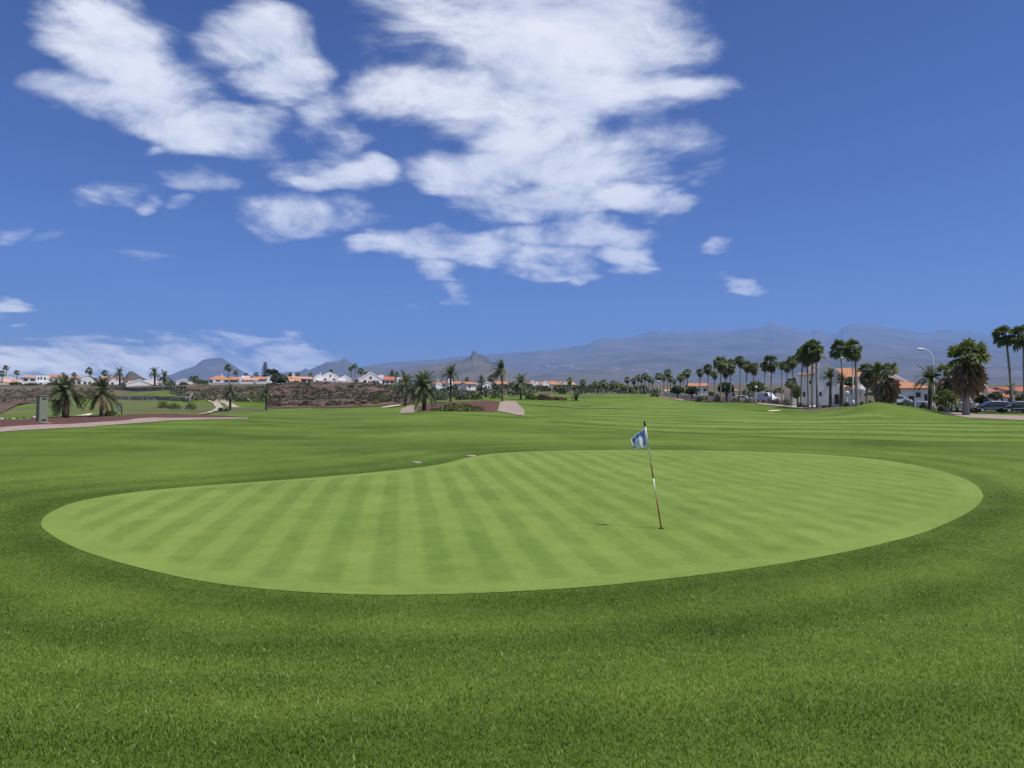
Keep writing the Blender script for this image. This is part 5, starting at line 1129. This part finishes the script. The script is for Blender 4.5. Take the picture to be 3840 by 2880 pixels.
def car(label, kind, mat, x, y, rz, name='parked_car'):
    zb = z1(x, y) + .09; e = empty(name, (x, y, zb), rz); tag(e, label, 'van' if kind == 'van' else 'car', 'cars parked by the villas')
    body, glass = PROF[kind]; wd = .86 if kind != 'van' else .95
    b = MB(); n = len(body); rows = []
    for (yy, inset) in ((-wd, .0), (-wd+.0, 0), (wd, 0)): pass
    # body narrows above the belt line
    belt = .98 if kind == 'hatch' else 1.2
    def half(z): return wd - max(0, z - belt)*.30
    for (px_, pz) in body: b.v.append((px_, -half(pz), pz))
    for (px_, pz) in body: b.v.append((px_, half(pz), pz))
    b.f.append(tuple(range(n))); b.f.append(tuple(n + i for i in reversed(range(n))))
    for i in range(n): b.f.append(((i+1) % n, i, n+i, n+(i+1) % n))
    bo = b.build('body', mat, e); md = bo.modifiers.new('edges', 'BEVEL'); md.width = .06; md.segments = 2; md.limit_method = 'ANGLE'; md.angle_limit = R(35)
    for sg in (-1, 1):
        g = MB(); m = len(glass)
        for (px_, pz) in glass: g.v.append((px_, sg*(half(pz) + .006), pz))
        for (px_, pz) in glass: g.v.append((px_, sg*(half(pz) - .03), pz))
        g.f.append(tuple(range(m))); g.f.append(tuple(m + i for i in reversed(range(m))))
        for i in range(m): g.f.append(((i+1) % m, i, m+i, m+(i+1) % m))
        g.build('side_window', M['glass'], e)
    def screen(i0, i1, nm):
        (xa, za), (xb, zb_) = body[i0], body[i1]; nx, nz = (zb_-za), -(xb-xa); L = math.hypot(nx, nz); nx, nz = nx/L*.012, nz/L*.012
        if (nx if i0 > n/2 else -nx) < 0: nx, nz = -nx, -nz
        fa, fb = .10, .90; A = (xa + (xb-xa)*fa + nx, za + (zb_-za)*fa + abs(nz)); B = (xa + (xb-xa)*fb + nx, za + (zb_-za)*fb + abs(nz))
        MB().add([(A[0], -half(A[1])+.1, A[1]), (A[0], half(A[1])-.1, A[1]), (B[0], half(B[1])-.1, B[1]), (B[0], -half(B[1])+.1, B[1])], [(0,1,2,3)]).build(nm, M['glass'], e)
    if kind == 'van': screen(5, 6, 'windscreen')
    else: screen(6, 7, 'windscreen'); screen(2, 3, 'rear_window')
    xf, xr = (1.3, -1.28) if kind != 'van' else (1.55, -1.5); wr = .31 if kind != 'suv' else .36
    for wx in (xf, xr):
        for sg in (-1, 1):
            wh = empty('wheel', (wx, sg*(wd - .06), wr)); wh.parent = e
            MB().tube([(0, -.10, 0), (0, .10, 0)], wr, 18).build('tyre', M['tyre'], wh); MB().tube([(0, -.112, 0), (0, .112, 0)], wr*.62, 12).build('rim', M['rim'], wh)
    for sg in (-1, 1):
        fx = body[-2][0]; fz = body[-2][1]
        MB().box(fx-.22, fx+.012, sg*wd*.72-.16, sg*wd*.72+.16, fz-.02, fz+.10).build('headlight', M['canvas'], e)
        MB().box(body[1][0]-.015, body[1][0]+.12, sg*wd*.74-.13, sg*wd*.74+.13, body[1][1]-.03, body[1][1]+.18).build('tail_light', M['red'], e)
        MB().box(.62, .80, sg*(wd+.02), sg*(wd+.18), belt-.02, belt+.12).build('wing_mirror', mat, e)
    MB().box(-1.9, 1.95, wd+.004, wd+.03, .52, .58).build('trim_strip', M['metal_g'], e); MB().box(-1.9, 1.95, -wd-.03, -wd-.004, .52, .58).build('trim_strip', M['metal_g'], e)
def carp(label, kind, mat, u, d, rz): xx = prat(u, 1540)[0]*d; car(label, kind, M[mat], xx, d, rz)
carp('dark blue hatchback parked beside the dark round tree', 'hatch', 'car_blue', 3716, 96, R(168))
carp('black hatchback cut by the right edge of the photo', 'hatch', 'car_black', 3812, 95, R(172))
carp('silver white car half hidden behind the thick trunked fan palm', 'suv', 'car_silver', 3602, 100, R(75))
carp('blue car roof showing behind the grass mound', 'hatch', 'car_silver', 3366, 112, R(15))
carp('white van parked behind the villa road palms', 'van', 'car_white', 2872, 166, R(-60))
carp('white hatchback parked left of the white van', 'hatch', 'car_white', 2790, 172, R(-20))

# ------------------------------------------------------------------ flagstick
hb = hit(2480, 1984); fs = empty('flagstick', hb); tag(fs, 'leaning red and white flagstick with blue and white flag on the green', 'flagstick')
topv = at(2419, 1597, hb.y - .02) - hb; axis = topv.normalized(); Lp = topv.length
def seg(t0, t1, r0, r1, nm, mat): return MB().tube([axis*(Lp*t0), axis*(Lp*t1)], [r0, r1], 12).build(nm, mat, fs, True)
seg(-.03, .315, .0135, .0130, 'red_band', M['red']); seg(.315, .487, .0130, .0125, 'white_band', M['stick']); seg(.487, .655, .0125, .012, 'red_band', M['red']); seg(.655, 1.0, .012, .0105, 'white_band', M['stick'])
MB().tube([axis*(Lp*.995), axis*(Lp*1.008), axis*(Lp*1.02), axis*(Lp*1.04), axis*(Lp*1.052)], [.016, .022, .020, .016, .006], 12).build('finial', M['black'], fs, True)
cup = obj('hole_cup', MB().tube([(0, 0, -.03), (0, 0, .0165)], [.054, .054], 24).mesh('hole_cup', M['black']), fs)
def flag_material():
    m = bpy.data.materials.new('flag_cloth'); m.use_nodes = True; t = NT(m.node_tree); b = t.n['Principled BSDF']; b.inputs['Roughness'].default_value = .7
    U = t.new('ShaderNodeAttribute', attribute_name='fu').outputs['Fac']; Vv = t.new('ShaderNodeAttribute', attribute_name='fv').outputs['Fac']
    W = (.80, .81, .84, 1); B = (.12, .22, .56, 1)
    c = t.new('ShaderNodeCombineXYZ'); t.put(c.inputs[0], U); t.put(c.inputs[1], Vv)
    dist = t.vmath('LENGTH', t.vmath('MULTIPLY', t.vmath('SUBTRACT', c.outputs[0], (.56, .40, 0)), (1.0, 1.15, 0)))
    disc = t.math('LESS_THAN', dist, .36)
    fld = t.math('MULTIPLY', t.math('MULTIPLY', t.math('GREATER_THAN', U, .10), t.math('LESS_THAN', U, .97)), t.math('MULTIPLY', t.math('GREATER_THAN', Vv, .09), t.math('LESS_THAN', Vv, .93)))
    blue = t.math('MULTIPLY', fld, t.math('SUBTRACT', 1.0, disc))
    ring = t.math('MULTIPLY', t.math('GREATER_THAN', dist, .10), t.math('LESS_THAN', dist, .17)); swirl = t.math('MULTIPLY', ring, t.math('GREATER_THAN', t.math('SINE', t.math('MULTIPLY', t.math('ADD', U, Vv), 38.0)), -.2))
    cc = t.mix(blue, W, B); cc = t.mix(t.math('MULTIPLY', swirl, .6), cc, (.30, .38, .62, 1))
    t.put(b.inputs['Base Color'], cc)
    tr = t.new('ShaderNodeBsdfTranslucent'); t.put(tr.inputs[0], cc); mx = t.new('ShaderNodeMixShader'); mx.inputs[0].default_value = .35
    t.l.new(b.outputs[0], mx.inputs[1]); t.l.new(tr.outputs[0], mx.inputs[2]); t.l.new(mx.outputs[0], t.n['Material Output'].inputs['Surface']); return m
M['flag'] = flag_material()
nu_, nv_ = 26, 18; FV, fu, fv = [], [], []
# corners measured in the photograph: hoist top/bottom on the stick, fly end hanging down to the left
ht = axis*(Lp*.985); hbm = axis*(Lp*.80); wfl = .30
for j in range(nv_ + 1):
    b = j / nv_
    for i in range(nu_ + 1):
        a = i / nu_
        p0 = hbm.lerp(ht, b); drop = -.225*a**1.2*b - .085*a**1.6*(1-b) ; run = -wfl*a*(.92 - .10*b)
        fold = .040*math.sin(a*7.5 + b*2.2)*a**.6 + .022*math.sin(a*13 - b*4)*a
        FV.append((p0.x + run - .012 + .02*math.sin(b*5+a*6)*a, p0.y - .002 + fold*1.3 + .05*a, p0.z + drop + .018*math.sin(a*10 + b*2)*a)); fu.append(a); fv.append(b)
FFc = []
for j in range(nv_):
    for i in range(nu_):
        k = j*(nu_+1) + i; FFc.append((k, k+1, k+nu_+2, k+nu_+1))
fo = obj('flag', np_mesh('flag', np.array(FV), FFc, [M['flag']], {'fu': fu, 'fv': fv}, True), fs)
MB().tube([axis*(Lp*.795), axis*(Lp*.99)], .0155, 12).build('flag_sleeve', M['canvas'], fs, True)

# sprinkler covers in the rough behind the green
for i, (u, v, r, lb) in enumerate([(1562,1736,.17,'pale sprinkler cover in the rough beside the green'), (1765,1711,.22,'second pale sprinkler patch where the green edge bends')]):
    q = hit(u, v); o = MB().tube([(0, 0, -.05), (0, 0, .03), (0, 0, .04)], [r, r, r*.92], 20).build('sprinkler_cover', M['pathb'], None, False, (q.x, q.y, q.z)); tag(o, lb, 'sprinkler')

# ------------------------------------------------------------------ haze: one closed box of thin even air
hz = MB().box(-8600, 21500, -7200, 23600, -420, 3200).build('haze', None); hz['kind'] = 'stuff'; tag(hz, 'thin bluish haze in the air before the mountains', 'haze')
hmat = bpy.data.materials.new('haze_air'); hmat.use_nodes = True; t = NT(hmat.node_tree); t.n.clear()
pv = t.new('ShaderNodeVolumePrincipled'); pv.inputs['Color'].default_value = (.27, .50, 1.0, 1); pv.inputs['Density'].default_value = 5.2e-5; pv.inputs['Anisotropy'].default_value = .0
ho = t.new('ShaderNodeOutputMaterial'); t.l.new(pv.outputs[0], ho.inputs['Volume'])
hz.data.materials.append(hmat)
